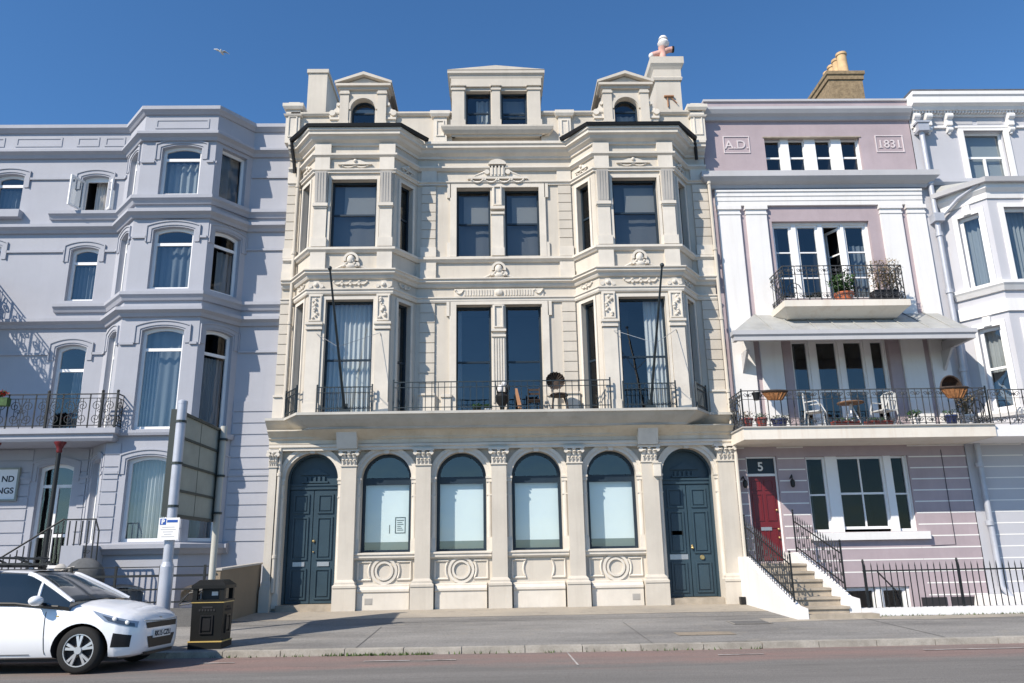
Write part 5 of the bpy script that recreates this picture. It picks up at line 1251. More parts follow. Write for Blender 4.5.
# ================================================================== PALE GREY HOUSE
RW = 19.3
rig = thing('terraced_house', 'pale grey house with white brackets, canted bay and outside drainpipe at the right edge', 'house', (13.5, 19.3, .475))
FR = xf(RW); RB = 18.35
ra, rb_, rc, rd = 12.12, 12.78, 14.9, 15.55
RL = Fr((ra, RW), (rb_, RB)); FRB = xf(RB); RR = Fr((rc, RB), (rd, RW))
mb = MB(); mb.wall(FR, 11.67, 17, -1.2, 13.6, [shape(13.12, 14.25, 11.42, 12.86), shape(13.2, 14.6, 2.0, 3.9)], .16)
Lw = [shape(.38, .92, 8.08, 10.05), shape(.38, .92, 4.9, 7.0)]
mb.wall(RL, 0, RL.L, 4.4, 10.9, Lw, .14); mb.wall(FRB, rb_, rc, 4.4, 10.9, [shape(13.15, 14.5, 8.1, 10.1), shape(13.15, 14.5, 4.9, 7.0)], .14); mb.wall(RR, 0, RR.L, 4.4, 10.9, Lw, .14)
mb.box(16.99, 17, RW, 27, -1, 13.6); mb.box(11.67, 17, 26.9, 27, -1, 13.6)
mb.build('wall', 'pale', rig, recalc=False)
RP = [(11.69, RW), (ra, RW), (rb_, RB), (rc, RB), (rd, RW), (17, RW)]
def rs(name, prof, path, mat='white'): return MB().sweep(path, prof).build(name, mat, rig)
rs('cornice', [(-.3, 13.42), (.2, 13.42), (.24, 13.5), (.34, 13.56), (.34, 13.76), (.38, 13.80), (.38, 13.9), (-.3, 13.92)], [(11.67, RW), (17, RW)])
rs('parapet_coping', [(-.3, 13.92), (.34, 13.92), (.34, 13.98), (-.3, 13.99)], [(11.67, RW), (17, RW)], 'slate')
mb = MB()
for k in range(60): u = 11.72 + k * .088; mb.fbox(FR, u, u + .05, 13.36, 13.43, -.01, .16)
mb.build('dentils', 'white', rig)
rs('frieze_band', [(-.02, 13.3), (.05, 13.3), (.05, 13.37), (-.02, 13.37)], [(11.69, RW), (17, RW)])
for u in (11.80, 12.14, 12.72, 14.46, 15.1):      # scrolled brackets
    mb = MB(); mb.fbox(FR, u - .08, u + .08, 12.98, 13.36, -.02, .15); mb.fbox(FR, u - .06, u + .06, 12.8, 13.0, -.02, .1); P = FR.P
    mb.lathe((FR.P(u - .085, 13.22, .17)[0], RW - .15, 13.24), [(.09, 0), (.09, .17)], 12, 'x'); mb.lathe((u - .07, RW - .09, 12.86), [(.065, 0), (.065, .14)], 12, 'x'); mb.ball(P(u, 12.77, .06), .045, 8, 6)
    mb.build('console', 'white', rig)
for a, b in ((11.93, 12.02), (12.25, 12.62), (12.85, 13.45), (13.58, 14.3)):
    mb = MB(); mb.fbox(FR, a, b, 13.08, 13.26, -.01, .012); mb.build('frieze_panel', 'greytrim', rig)
rs('frieze_band', [(-.02, 12.94), (.06, 12.94), (.06, 13.0), (-.02, 13.0)], [(11.69, RW), (17, RW)])
mb = MB(); mb.prism_pairs(FR, [(12.98, 11.3), (12.98, 12.93), (14.4, 12.93), (14.4, 11.3)], [(13.12, 11.3), (13.12, 12.86), (14.25, 12.86), (14.25, 11.3)], -.02, .05); mb.build('architrave', 'white', rig)
window(rig, FR, 13.12, 14.25, 11.42, 12.86, fm='frame', t=.06, reveal=.12, hb=(12.1,), bt=.06, vb=((13.68, 11.45, 12.1, .07),), gl='glassb', curt=[(13.12, 14.25, 11.42, 12.86, 'greyblind')])
rs('string_course', [(-.02, 11.18), (.06, 11.18), (.12, 11.26), (.12, 11.36), (-.02, 11.38)], [(11.69, RW), (17, RW)], 'pale')
# bay roof, gutter, cornice
mb = MB().add([(ra - .1, RW, 11.15), (rd + .1, RW, 11.15), (rb_, RB - .25, 10.8), (rc, RB - .25, 10.8), (ra - .25, RW, 10.8), (rd + .25, RW, 10.8)], [(0, 2, 3, 1), (0, 4, 2), (1, 3, 5)]); mb.build('bay_roof', 'lead', rig, recalc=False)
rs('gutter', [(.16, 10.72), (.27, 10.72), (.3, 10.84), (.16, 10.84)], [(ra - .1, RW), (rb_, RB), (rc, RB), (rd + .1, RW)], 'greytrim')
rs('cornice', [(-.02, 10.35), (.04, 10.35), (.06, 10.5), (.15, 10.6), (.15, 10.74), (-.02, 10.78)], RP[1:5])
rs('sill_course', [(-.02, 7.84), (.06, 7.84), (.12, 7.95), (.16, 8.0), (.16, 8.08), (-.02, 8.1)], RP[1:5])
rs('string_course', [(-.02, 7.30), (.05, 7.30), (.05, 7.62), (-.02, 7.64)], RP[1:5])
rs('sill_course', [(-.02, 4.72), (.08, 4.72), (.12, 4.8), (.12, 4.88), (-.02, 4.9)], RP[1:5])
for fr, a, b in ((RL, .38, .92), (RR, .38, .92), (FRB, 13.15, 14.5)):
    for z0, z1 in ((8.08 if fr is not FRB else 8.1, 10.05 if fr is not FRB else 10.1), (4.9, 7.0)):
        hb = (z0 + (z1 - z0) * (.5 if z0 < 6 else .99),) if z0 < 6 else ()
        window(rig, fr, a, b, z0, z1, fm='frame', t=.08, reveal=.1, hb=hb, bt=.06, gl='glassb', curt=[(a, a + (b - a) * (.7 if z0 > 6 else 1), z0 if z0 > 6 else 5.9, z1, 'curtain' if z0 < 6 else 'net', 10)], vb=() if fr is not FRB else (13.8,))
        mb = MB(); mb.prism_pairs(fr, [(a - .12, z0), (a - .12, z1 + .12), (b + .12, z1 + .12), (b + .12, z0)], [(a, z0), (a, z1), (b, z1), (b, z0)], -.02, .04)
        mb.fbox(fr, (a + b) / 2 - .09, (a + b) / 2 + .09, z1 + .02, z1 + .26, .0, .09); mb.build('architrave', 'white', rig)
MB().box(11.69, 17, 18.0, RW, 4.13, 4.40).build('balcony', 'white', rig)
lace(rig, xf(18.06), 11.70, 17, 4.40, .85, .4)
window(rig, FR, 13.2, 14.6, 2.0, 3.9, fm='frame', t=.07, reveal=.14, hb=(2.95,), gl='glassb')
for k in range(14): z = .56 + k * .272; MB().fbox(FR, 11.98, 13.1, z, z + .028, -.005, .004).build('joint_line', 'whiteink', rig)
mb = MB(); mb.tube([(11.88, 19.16, 12.85), (11.88, 19.16, 10.1), (11.88, 19.16, 4.4)], .07, 10); mb.tube([(11.9, 19.16, 4.13), (11.9, 19.16, .75), (12.05, 19.0, .45), (12.3, 18.9, .4)], .07, 10)
for z in (11.2, 9.7, 8.1, 6.0, 3.6, 2.2): mb.lathe((11.88, 19.16, z), [(.07, -.06), (.095, -.05), (.095, .05), (.07, .06)], 12)
dp = mb.build('drainpipe', 'galv', rig, smooth=True)
mb = MB(); mb.box(11.74, 12.04, 19.02, 19.29, 12.75, 12.98); mb.box(11.71, 12.07, 18.99, 19.29, 12.98, 13.03); mb.build('hopper', 'galv', dp); MB().box(11.76, 12.02, 19.02, 19.3, 10.05, 10.28).build('hopper', 'galv', dp)
mb = MB(); mb.tube([(12.6, 18.3, 10.74), (12.3, 18.75, 10.55), (12.1, 19.1, 10.3), (11.95, 19.16, 10.2)], .05, 8); mb.build('waste_pipe', 'galv', rig, smooth=True)
MB().add([(11.67, 19.35, 13.5), (17, 19.35, 13.5), (17, 27, 13.5), (11.67, 27, 13.5)], [(0, 1, 2, 3)]).build('roof', 'slate', rig)
# rendered slope at the foot of the pipe
MB().hexa([(11.0, 18.3, -.8), (17, 18.3, -.8), (17, 19.28, -.8), (11.0, 19.28, -.8), (11.3, 18.5, .42), (17, 18.5, .62), (17, 19.28, .7), (11.3, 19.28, .55)]).build('area_ledge', 'white', rig)
org()
# ================================================================== THINGS ON THE BALCONIES
def flagpole(x, x1, label):
    t = thing('flagpole', label, 'flagpole', (x, 18.3, 4.95), 'flagpoles leaning out from the bays')
    a, b = V((x, 18.3, 4.97)), V((x1, 16.2, 7.78))
    MB().tube([a, b], .035, 8, .022).build('pole', 'ironblue', t, smooth=True)
    mb = MB(); mb.ball(b, .05, 8, 6); mb.build('finial', 'ironblue', t, smooth=True)
    mb = MB(); mb.box(x - .12, x + .12, 18.22, 18.40, 4.956, 5.02); mb.box(x - .06, x + .06, 18.26, 18.34, 5.02, 5.16); mb.build('foot', 'ironblue', t)
    m = a.lerp(b, .47)
    for sg in (-1, 1): MB().tube([m, (x + sg * .77, 18.36, 6.92)], .008, 4).build('stay', 'steel', t)
    m2 = a.lerp(b, .45)
    MB().tube([(x + .77, 18.36, 6.92), (x + 1.0, 18.6, 6.0), (x + 1.04, 18.66, 5.4)], .006, 4).build('stay', 'ironblue', t)
    org()
flagpole(-3.56, -3.60, 'thin dark flagpole leaning out from the left-hand bay with the drawn curtains')
flagpole(3.68, 3.72, 'thin dark flagpole leaning out from the right-hand bay with one curtain')
# dark round-backed wicker chair
t = thing('wicker_chair', 'dark round-backed wicker chair behind the railing of the cream house balcony', 'chair', (1.5, 18.7, 4.955))
mb = MB()
vs = []; n = 18
for (r, y, o) in ((.0, .0, 0), (.10, -.02, 0), (.185, -.06, 0), (.235, -.14, 0)):
    for i in range(n): a = 2 * PI * i / n; vs.append((1.46 + r * math.cos(a), 18.72 + y + .04 * math.sin(a), 5.72 + r * .95 * math.sin(a)))
mb.add(vs, [(k * n + i, k * n + (i + 1) % n, (k + 1) * n + (i + 1) % n, (k + 1) * n + i) for k in range(1, 3) for i in range(n)] + [tuple(range(n, 2 * n))])
for i in range(n): a = 2 * PI * i / n; mb.tube([(1.46 + .05 * math.cos(a), 18.70, 5.72 + .05 * math.sin(a)), (1.46 + .235 * math.cos(a), 18.58, 5.72 + .225 * math.sin(a))], .014, 4)
mb.build('backrest', 'wickerdark', t)
mb = MB(); mb.lathe((1.54, 18.62, 5.33), [(.02, 0), (.2, .0), (.23, .03), (.2, .07), (.02, .07)], 14); mb.build('seat', 'wickerdark', t)
for x, y, xt in ((1.36, 18.5, 1.40), (1.74, 18.5, 1.70), (1.36, 18.78, 1.42), (1.80, 18.80, 1.66)): MB().tube([(x, y, 4.956), (xt, y * .5 + 9.32, 5.36)], .022, 6).build('leg', 'wickerdark', t)
org()
t = thing('folding_chair', 'small dark folding chair beside the dark round-backed wicker chair on the balcony', 'chair', (.95, 18.75, 4.955))
mb = MB(); mb.box(.78, 1.10, 18.62, 18.9, 5.24, 5.27); mb.build('seat', 'darkwood', t)
mb = MB()
for z in (5.44, 5.54): mb.box(.80, 1.08, 18.9, 18.92, z, z + .05)
mb.build('backrest', 'darkwood', t)
for x in (.80, 1.08):
    MB().tube([(x, 18.6, 4.956), (x, 18.92, 5.62)], .014, 5).build('leg', 'darkwood', t); MB().tube([(x, 18.92, 4.956), (x, 18.62, 5.28)], .014, 5).build('leg', 'darkwood', t)
org()
t = thing('timber_post', 'short weathered brown timber leaning behind the central balcony railing', 'timber', (.55, 18.7, 4.955))
t.location = (0, 0, 0); org(); MB().hexa([(.56, 18.6, 4.957), (.66, 18.6, 4.957), (.66, 18.68, 4.957), (.56, 18.68, 4.957), (.47, 18.95, 5.62), (.54, 18.95, 5.62), (.54, 19.02, 5.62), (.47, 19.02, 5.62)]).build('timber', 'wood', t)
t = thing('garden_ornament', 'black and white ornamental urn against the pier between the central balcony windows', 'ornament', (.13, 18.75, 4.955))
mb = MB(); mb.lathe((.16, 18.78, 4.956), [(.12, 0), (.12, .04), (.05, .1), (.06, .16), (.15, .3), (.17, .42), (.12, .5), (.14, .52)], 14); mb.build('urn', 'blackplastic', t, smooth=True)
mb = MB(); mb.ball((.12, 18.70, 5.56), (.07, .05, .1)); mb.ball((.2, 18.72, 5.68), (.06, .05, .07)); mb.tube([(.14, 18.72, 5.45), (.1, 18.68, 5.25)], .03, 6); mb.build('figure', 'whiteclay', t, smooth=True)
mb = MB(); mb.tube([(.06, 18.76, 5.48), (.0, 18.76, 5.70)], .025, 6, .01); mb.tube([(.26, 18.76, 5.48), (.32, 18.76, 5.72)], .025, 6, .01); mb.ball((.3, 18.76, 5.6), (.06, .05, .09)); mb.build('handle', 'blackplastic', t, smooth=True)
org()
def pot(x, y, z, r, h, mat, label, plant=None, ph=.3, pn=200, group=None, ps=.06, pw=1.4, cat='plant pot'):
    t = thing('plant_pot', label, cat, (x, y, z), group)
    MB().lathe((x, y, z + .001), [(r * .72, 0), (r * .95, h * .82), (r * 1.08, h * .82), (r * 1.08, h), (r * .9, h), (r * .86, h * .88)], 16).build('pot', mat, t, smooth=True)
    if plant: planter_plants(t, x, y, z + h * .9, r * pw, r * pw, ph, pn, plant, ps)
    org()
pot(-.45, 18.75, 4.955, .10, .13, 'blackplastic', 'small pot of green leaves at the foot of the left central balcony window', 'leaf', .14, 120)
pot(-.18, 18.72, 4.955, .08, .12, 'whiteclay', 'small pale pot of leaves beside the ornamental urn', 'leaf', .14, 100)
# lilac house, upper balcony
pot(8.88, 18.72, 7.60, .23, .32, 'terra', 'terracotta pot with a bushy green plant at the open balcony door', 'leaf', .62, 420, ps=.11, pw=1.5)
t = thing('plant_trough', 'black trough of wispy dry brown shrubs at the end of the upper lilac house balcony', 'planter', (9.85, 18.6, 7.60))
mb = MB(); mb.hexa([(9.58, 18.45, 7.601), (10.12, 18.45, 7.601), (10.12, 18.75, 7.601), (9.58, 18.75, 7.601), (9.54, 18.42, 7.92), (10.16, 18.42, 7.92), (10.16, 18.78, 7.92), (9.54, 18.78, 7.92)]); mb.build('trough', 'blackplastic', t)
planter_plants(t, 9.75, 18.6, 7.95, .34, .2, .95, 330, 'dry', .075); planter_plants(t, 10.08, 18.6, 7.95, .36, .2, .95, 380, 'dry', .075)
org()
# lilac house, main balcony
def basket(x, y, z, w, h, d, label, hood=False):
    t = thing('hanging_basket', label, 'basket', (x, y, z)); n = 16; vs = []
    mb = MB()
    for (f, k) in ((0, .55), (.4, .85), (.8, 1.0), (1, 1.04)):
        for i in range(n): a = 2 * PI * i / n; vs.append((x + w / 2 * k * math.cos(a), y + d / 2 * k * math.sin(a), z + h * f))
    mb.add(vs, [(k * n + i, k * n + (i + 1) % n, (k + 1) * n + (i + 1) % n, (k + 1) * n + i) for k in range(3) for i in range(n)] + [tuple(range(n))[::-1], tuple(range(3 * n, 4 * n))])
    for i in range(n):
        a = 2 * PI * i / n; mb.tube([(x + w / 2 * .57 * math.cos(a), y + d / 2 * .57 * math.sin(a), z), (x + w / 2 * 1.02 * math.cos(a + .12), y + d / 2 * 1.03 * math.sin(a + .12), z + h * .8)], .016, 4)
    mb.build('basket', 'wicker', t)
    mb = MB(); mb.tube([(x + w / 2 * 1.04 * math.cos(2 * PI * i / 20), y + d / 2 * 1.04 * math.sin(2 * PI * i / 20), z + h) for i in range(21)], .03, 6); mb.build('rim', 'wickerdark', t)
    if hood:
        mb = MB(); vs = []; m = 12
        for k in range(5):
            ph = PI * .5 * k / 4
            for i in range(m + 1): a = PI * i / m; vs.append((x - .06 + .24 * math.cos(a) * (1 - .1 * k), y + .02 + .22 * math.sin(ph), z + h + .28 * math.sin(a) * math.cos(ph)))
        mb.add(vs, [(k * (m + 1) + i, k * (m + 1) + i + 1, (k + 1) * (m + 1) + i + 1, (k + 1) * (m + 1) + i) for k in range(4) for i in range(m)])
        mb.tube([(x - .06 + .25 * math.cos(PI * i / m), y, z + h + .29 * math.sin(PI * i / m)) for i in range(m + 1)], .022, 5)
        mb.build('hood', 'wickerdark', t, recalc=False)
    org()
basket(6.52, 17.84, 5.03, .56, .20, .2, 'long brown wicker planter hung outside the left of the lilac house balcony railing')
basket(10.78, 17.84, 5.02, .60, .24, .22, 'round brown wicker basket with a hood hung on the right of the lilac house balcony', True)
pot(6.10, 17.90, 5.04, .09, .18, 'blackplastic', 'small black pot held level with the rail beside the long wicker planter', None)
pot(5.95, 18.25, 4.43, .13, .24, 'redpot', 'red glazed pot at the left corner of the lilac house balcony', 'dry', .22, 90, ps=.05)
pot(6.28, 18.25, 4.43, .14, .24, 'redpot', 'red glazed pot standing between another red pot and a blue-grey tub', 'leaf', .15, 80, ps=.05)
pot(6.72, 18.28, 4.43, .19, .22, 'bluepot', 'wide dark blue tub below the long wicker planter', 'leaf', .12, 120, ps=.05)
pot(10.83, 18.25, 4.43, .14, .25, 'bluepot', 'bright blue glazed pot below the hooded wicker basket', 'leaf', .18, 90, ps=.05)
pot(11.25, 18.3, 4.43, .14, .26, 'whiteclay', 'white pot of tall dry stems at the right end of the lilac house balcony', 'dry', .62, 240, ps=.07, pw=1.7)
pot(9.98, 18.3, 4.43, .13, .2, 'cgrey' if 0 else 'whiteclay', 'grey-white pot of grey-green leaves right of the white garden chair', 'leaf', .25, 160, ps=.06)
def garden_chair(x, y, a, label):
    t = thing('garden_chair', label, 'chair', (0, 0, 0), 'white garden chairs on the lilac house balcony')
    mb = MB(); mb.box(-.2, .2, -.2, .2, .42, .45); mb.build('seat', 'chairwhite', t)
    mb = MB()
    for k in range(5): mb.box(-.19 + k * .085, -.155 + k * .085, .19, .215, .46, .86)
    mb.tube([(-.21, .2, .45), (-.21, .21, .84), (-.12, .22, .9), (.12, .22, .9), (.21, .21, .84), (.21, .2, .45)], .018, 6); mb.build('backrest', 'chairwhite', t)
    for sx in (-1, 1):
        MB().tube([(sx * .2, -.2, .45), (sx * .23, -.24, .001)], .018, 6).build('leg', 'chairwhite', t); MB().tube([(sx * .2, .2, .45), (sx * .23, .25, .001)], .018, 6).build('leg', 'chairwhite', t)
        MB().tube([(sx * .21, .2, .66), (sx * .24, -.1, .67), (sx * .22, -.2, .45)], .016, 6).build('armrest', 'chairwhite', t)
    t.location = (x, y, 4.431); t.rotation_euler = (0, 0, a)
garden_chair(7.75, 18.62, 1.0, 'white slatted garden chair left of the small round balcony table')
garden_chair(9.42, 18.6, -1.2, 'white slatted garden chair right of the small round balcony table')
t = thing('round_table', 'small round brown-topped table on white legs between two white garden chairs', 'table', (8.6, 18.55, 4.431))
MB().lathe((8.6, 18.55, 5.05), [(.02, 0), (.30, 0), (.31, .02), (.30, .035), (.02, .035)], 20).build('tabletop', 'tabletop', t)
for k in range(3): a = 2 * PI * k / 3; MB().tube([(8.6, 18.55, 5.05), (8.6 + .26 * math.cos(a), 18.55 + .26 * math.sin(a), 4.432)], .018, 6).build('leg', 'frame', t)
org()
for x0_, lab in ((7.95, 'dark red trough at the foot of the lilac balcony railing, left of the table legs'), (8.75, 'dark red trough at the foot of the lilac balcony railing, right of the table legs')):
    t = thing('plant_trough', lab, 'planter', (x0_, 18.2, 4.43)); MB().hexa([(x0_, 18.12, 4.431), (x0_ + .6, 18.12, 4.431), (x0_ + .6, 18.26, 4.431), (x0_, 18.26, 4.431), (x0_ - .02, 18.10, 4.56), (x0_ + .62, 18.10, 4.56), (x0_ + .62, 18.28, 4.56), (x0_ - .02, 18.28, 4.56)]).build('trough', 'redpot', t)
    planter_plants(t, x0_ + .3, 18.19, 4.55, .28, .06, .10, 110, 'leaf', .05); org()

# ================================================================== STREET FURNITURE
# billboard seen from behind, standing across the footway
bx = -5.42; t = thing('billboard', 'large grey-green sign panel on two posts seen from its back beside the kerb', 'billboard', (bx, 14.2, .3))
yn, yf, zb_, zt_ = 13.22, 15.35, 2.34, 4.12
fr = Fr((bx, yn), (bx, yf)); L = fr.L
pn = MB().fbox(fr, .03, L - .03, zb_ + .03, zt_ - .03, -.045, .015).build('panel', 'signback', t)
MB().fbox(fr, .05, L - .05, zb_ + .05, zt_ - .05, -.055, -.046).build('sign_face', 'signface', pn)
mb = MB(); mb.ring(fr, shape(0, L, zb_, zt_), shape(.05, L - .05, zb_ + .05, zt_ - .05), -.08, .05); mb.build('frame', 'signframe', t)
for k in (1, 2, 3): z = zb_ + (zt_ - zb_) * k / 4; MB().fbox(fr, .05, L - .05, z - .02, z + .02, .015, .045).build('crossbar', 'signframe', t)
for k in (1,): u = L * k * .55; MB().fbox(fr, u - .005, u + .005, zb_ + .05, zt_ - .05, .015, .019).build('seam', 'signframe', t)
mb = MB(); mb.tube([(bx + .11, yn - .02, .25), (bx + .11, yn - .02, 1.55)], .105, 14); mb.tube([(bx + .11, yn - .02, 1.55), (bx + .11, yn - .02, 1.62)], .105, 14, .08); mb.tube([(bx + .11, yn - .02, 1.6), (bx + .11, yn - .02, 4.2)], .078, 14); mb.lathe((bx + .11, yn - .02, 4.2), [(.082, 0), (.082, .05), (.03, .08)], 12)
mb.build('post', 'galv', t, smooth=True)
mb = MB(); mb.tube([(bx + .11, yf - .05, .3), (bx + .11, yf - .05, 4.16)], .062, 12); mb.build('post', 'polepaint', t, smooth=True)
for z in (2.5, 3.2, 3.9):
    for y in (yn - .02, yf - .05): mb = MB(); mb.lathe((bx + .11, y, z), [(.086, -.02), (.09, -.02), (.09, .02), (.086, .02)], 12); mb.build('clamp', 'signframe', t)
org()
t = thing('parking_sign', 'small white parking sign with a blue square fixed low on the nearer billboard post', 'sign', (-5.29, 13.08, 2.14))
f = xf(13.085); mb = MB(); mb.fbox(f, -5.46, -5.13, 1.96, 2.31, 0, .012); pl = mb.build('plate', 'whiteink', t)
MB().fbox(f, -5.44, -5.345, 2.20, 2.295, .012, .016).build('blue_square', 'bluesign', pl); text('P', f, -5.392, 2.213, .016, .1, 'whiteink', 'lettering', pl, 'CENTER', .004)
mb = MB(); mb.fbox(f, -5.33, -5.16, 2.235, 2.275, .012, .015); mb.build('blue_bar', 'bluesign', pl)
mb = MB()
for k, (a, b) in enumerate(((-5.40, -5.2), (-5.42, -5.18), (-5.38, -5.22), (-5.36, -5.24), (-5.40, -5.19))): mb.fbox(f, a, b, 2.155 - k * .037, 2.167 - k * .037, .012, .014)
mb.build('small_print', 'greytrim', pl)
org()
# litter bin
t = thing('litter_bin', 'black square litter bin with gold bands and open sides at the kerb', 'bin', (-4.58, 13.35, .30))
b0, b1, c0, c1 = -4.83, -4.33, 13.11, 13.59; mb = MB()
def taper(mb, z0, z1, i0, i1): mb.hexa([(b0 + i0, c0 + i0, z0), (b1 - i0, c0 + i0, z0), (b1 - i0, c1 - i0, z0), (b0 + i0, c1 - i0, z0), (b0 + i1, c0 + i1, z1), (b1 - i1, c0 + i1, z1), (b1 - i1, c1 - i1, z1), (b0 + i1, c1 - i1, z1)])
taper(mb, .295, .40, -.01, -.01); taper(mb, .40, .995, .012, .0); mb.build('body', 'bin', t)
mb = MB(); taper(mb, .40, .418, -.014, -.014); mb.build('gold_band', 'gold', t); mb = MB(); taper(mb, .985, 1.003, -.006, -.006); mb.build('gold_band', 'gold', t)
mb = MB(); taper(mb, 1.003, 1.03, -.012, -.012)
for x in (b0, b1 - .07):
    for y in (c0, c1 - .07): mb.box(x, x + .07, y, y + .07, 1.03, 1.20)
taper(mb, 1.20, 1.25, -.02, -.02); taper(mb, 1.25, 1.33, -.02, .07); mb.build('hood', 'bin', t)
mb = MB(); taper(mb, 1.0, 1.19, .12, .12); mb.build('liner', 'blackplastic', t)
f = xf(c0); fs = Fr((b1, c0), (b1, c1))
for fr, a in ((f, b0), (fs, 0)):
    mb = MB(); rect_frame(mb, fr, a + .15, a + .35, .52, .80, .02, -.02, .012); mb.fbox(fr, a + .19, a + .31, .57, .75, -.02, .004); mb.build('crest_panel', 'blackplastic', t)
    mb = MB(); 
    for k in range(6): mb.fbox(fr, a + .12 + k * .045, a + .145 + k * .045, .86, .89, -.01, .005)
    mb.fbox(fr, a + .17, a + .33, .905, .93, -.01, .005); mb.build('raised_lettering', 'gold' if 0 else 'rimdark', t)
MB().fbox(f, b0 + .26, b0 + .36, 1.09, 1.15, -.125, -.115).build('sticker', 'whiteink', t)
org()
# manhole-like iron cover in the footway by the flank wall and a black outlet box
t = thing('drain_outlet', 'small black drain outlet box at the foot of the pier beside the white flank wall', 'drain', (5.6, 18.8, .5))
MB().box(5.52, 5.63, 18.60, 18.74, .48, .64).build('outlet', 'blackplastic', t)
org()
t = thing('manhole_cover', 'square iron cover set flush in the footway before the right-hand blue door', 'cover', (4.6, 15.2, .35))
z0_ = paveZ(4.6, 15.2); mb = MB(); k_ = (ZB - ZK) / (18.85 - kerbY(4.6))
def pz(y): return paveZ(4.6, y)
mb.add([(4.3, 14.95, pz(14.95) + .006), (4.95, 14.95, pz(14.95) + .006), (4.95, 15.45, pz(15.45) + .006), (4.3, 15.45, pz(15.45) + .006)], [(0, 1, 2, 3)]); mb.build('cover', 'darkpatch', t)
mb = MB()
for a, b, c, d in ((4.27, 4.98, 14.92, 14.95), (4.27, 4.98, 15.45, 15.48), (4.27, 4.30, 14.92, 15.48), (4.95, 4.98, 14.92, 15.48)): mb.add([(a, c, pz(c) + .009), (b, c, pz(c) + .009), (b, d, pz(d) + .009), (a, d, pz(d) + .009)], [(0, 1, 2, 3)])
mb.build('frame', 'kerb', t); org()
# flying gull
t = thing('seagull', 'white gull with spread wings flying in the clear blue sky', 'bird', (-31.6, 80, 59.2))
c = V((-31.6, 80, 59.2)); mb = MB(); mb.ball(c, (.17, .34, .13), 10, 8); mb.ball(c + V((.02, -.34, .05)), (.09, .11, .09), 8, 6); mb.tube([c + V((.02, -.42, .04)), c + V((.02, -.52, .02))], .025, 5, .005); mb.add([c + V((-.1, .3, 0)), c + V((.1, .3, 0)), c + V((.13, .58, .02)), c + V((-.13, .58, .02))], [(0, 1, 2, 3)]); mb.build('body', 'feather', t, smooth=True)
for sg, dz in ((-1, .42), (1, -.28)):
    mb = MB(); P = [c + V((sg * .1, -.12, .05)), c + V((sg * .42, -.24, .12 + dz * .3)), c + V((sg * .95, .0, dz * 1.0)), c + V((sg * .45, .10, .08 + dz * .3)), c + V((sg * .1, .16, .03))]
    up = V((0, 0, .025)); mb.add([p + up for p in P] + [p - up for p in P], [(0, 1, 3, 4), (1, 2, 3), (9, 8, 6, 5), (8, 7, 6)] + [(i, (i + 1) % 5, 5 + (i + 1) % 5, 5 + i) for i in range(5)]); mb.build('wing', 'feather' if sg < 0 else 'featherg', t)
org()

# ================================================================== WHITE HATCHBACK (local space: nose at x = 0, +x forward, -y towards the camera)
car = thing('parked_car', 'white hatchback with roof bars parked at the kerb, cut by the left edge', 'car', (0, 0, 0))
def lerp_tab(tab, x):
    for (a, *va), (b, *vb) in zip(tab, tab[1:]):
        if x <= b:
            t = (x - a) / (b - a); t = max(0, min(1, t)); return [p + (q - p) * t for p, q in zip(va, vb)]
    return list(tab[-1][1:])
#            x     halfw zbot  ztop(edge) crown
BODY = [(-4.05, .55, .38, .78, .80), (-4.0, .68, .30, .92, .94), (-3.85, .77, .24, 1.0, 1.02), (-3.5, .83, .21, 1.03, 1.05), (-3.0, .855, .20, 1.01, 1.05), (-2.2, .86, .20, .97, 1.04), (-1.5, .86, .20, .93, 1.01), (-1.05, .855, .20, .895, .99), (-.75, .845, .20, .865, .965), (-.5, .825, .20, .83, .925), (-.3, .79, .19, .785, .875), (-.15, .715, .20, .745, .815), (-.06, .62, .22, .70, .755), (-.015, .54, .26, .655, .69), (0, .46, .32, .60, .63)]
BODY = [(x * .86 if x > -.9 else x + .1 if x < -1.2 else x + .1, *r) for x, *r in BODY]
def sect(x):
    w, zb, zt, cr = lerp_tab(BODY, x); h = zt - zb
    return [(0, zb), (w * .80, zb), (w * .93, zb + .03), (w * .985, zb + h * .18), (w, zb + h * .42), (w * .995, zb + h * .62), (w * .985, zb + h * .80), (w * .955, zb + h * .93), (w * .90, zt), (w * .72, zt + (cr - zt) * .45), (w * .4, zt + (cr - zt) * .85), (0, cr)]
def body_y(x, z):
    s = sect(x)[1:9]
    for (y0, z0), (y1, z1) in zip(s, s[1:]):
        if z0 <= z <= z1: return y0 + (y1 - y0) * (z - z0) / max(1e-6, z1 - z0)
    return s[-1][0] if z > s[-1][1] else s[0][0]
def loft(stations, f):
    mb = MB(); secs = [f(x) for x in stations]; n = len(secs[0]); m = 2 * n - 2; vs = []
    for x, s in zip(stations, secs): vs += [(x, -y, z) for y, z in s] + [(x, y, z) for y, z in reversed(s[1:-1])]
    k = len(stations)
    fs = [(i * m + j, (i + 1) * m + j, (i + 1) * m + (j + 1) % m, i * m + (j + 1) % m) for i in range(k - 1) for j in range(m)]
    fs += [tuple(range(m)), tuple((k - 1) * m + j for j in range(m))[::-1]]
    return mb.add(vs, fs)
st = sorted(set([b[0] for b in BODY] + [-4.05 + .09 * i for i in range(46)] + [-.4, -.22, -.1, -.035]))
st = [x for i, x in enumerate(st) if x <= 0 and (i == 0 or x - st[i - 1] > .008)]
body = loft(st, sect).build('body', 'carwhite', car, smooth=True)
WX = (-.69, -3.27); WR = .31
cut = MB()
for wx in WX:
    for sg in (-1, 1):
        n = 36; y0, y1 = (.56, 1.2) if sg > 0 else (-1.2, -.56); r = WR + .055
        cut.lathe((wx, y0, .315), [(r, 0), (r, y1 - y0)], n, 'y')
co_ = cut.build('wheel_cut', 'rimdark')
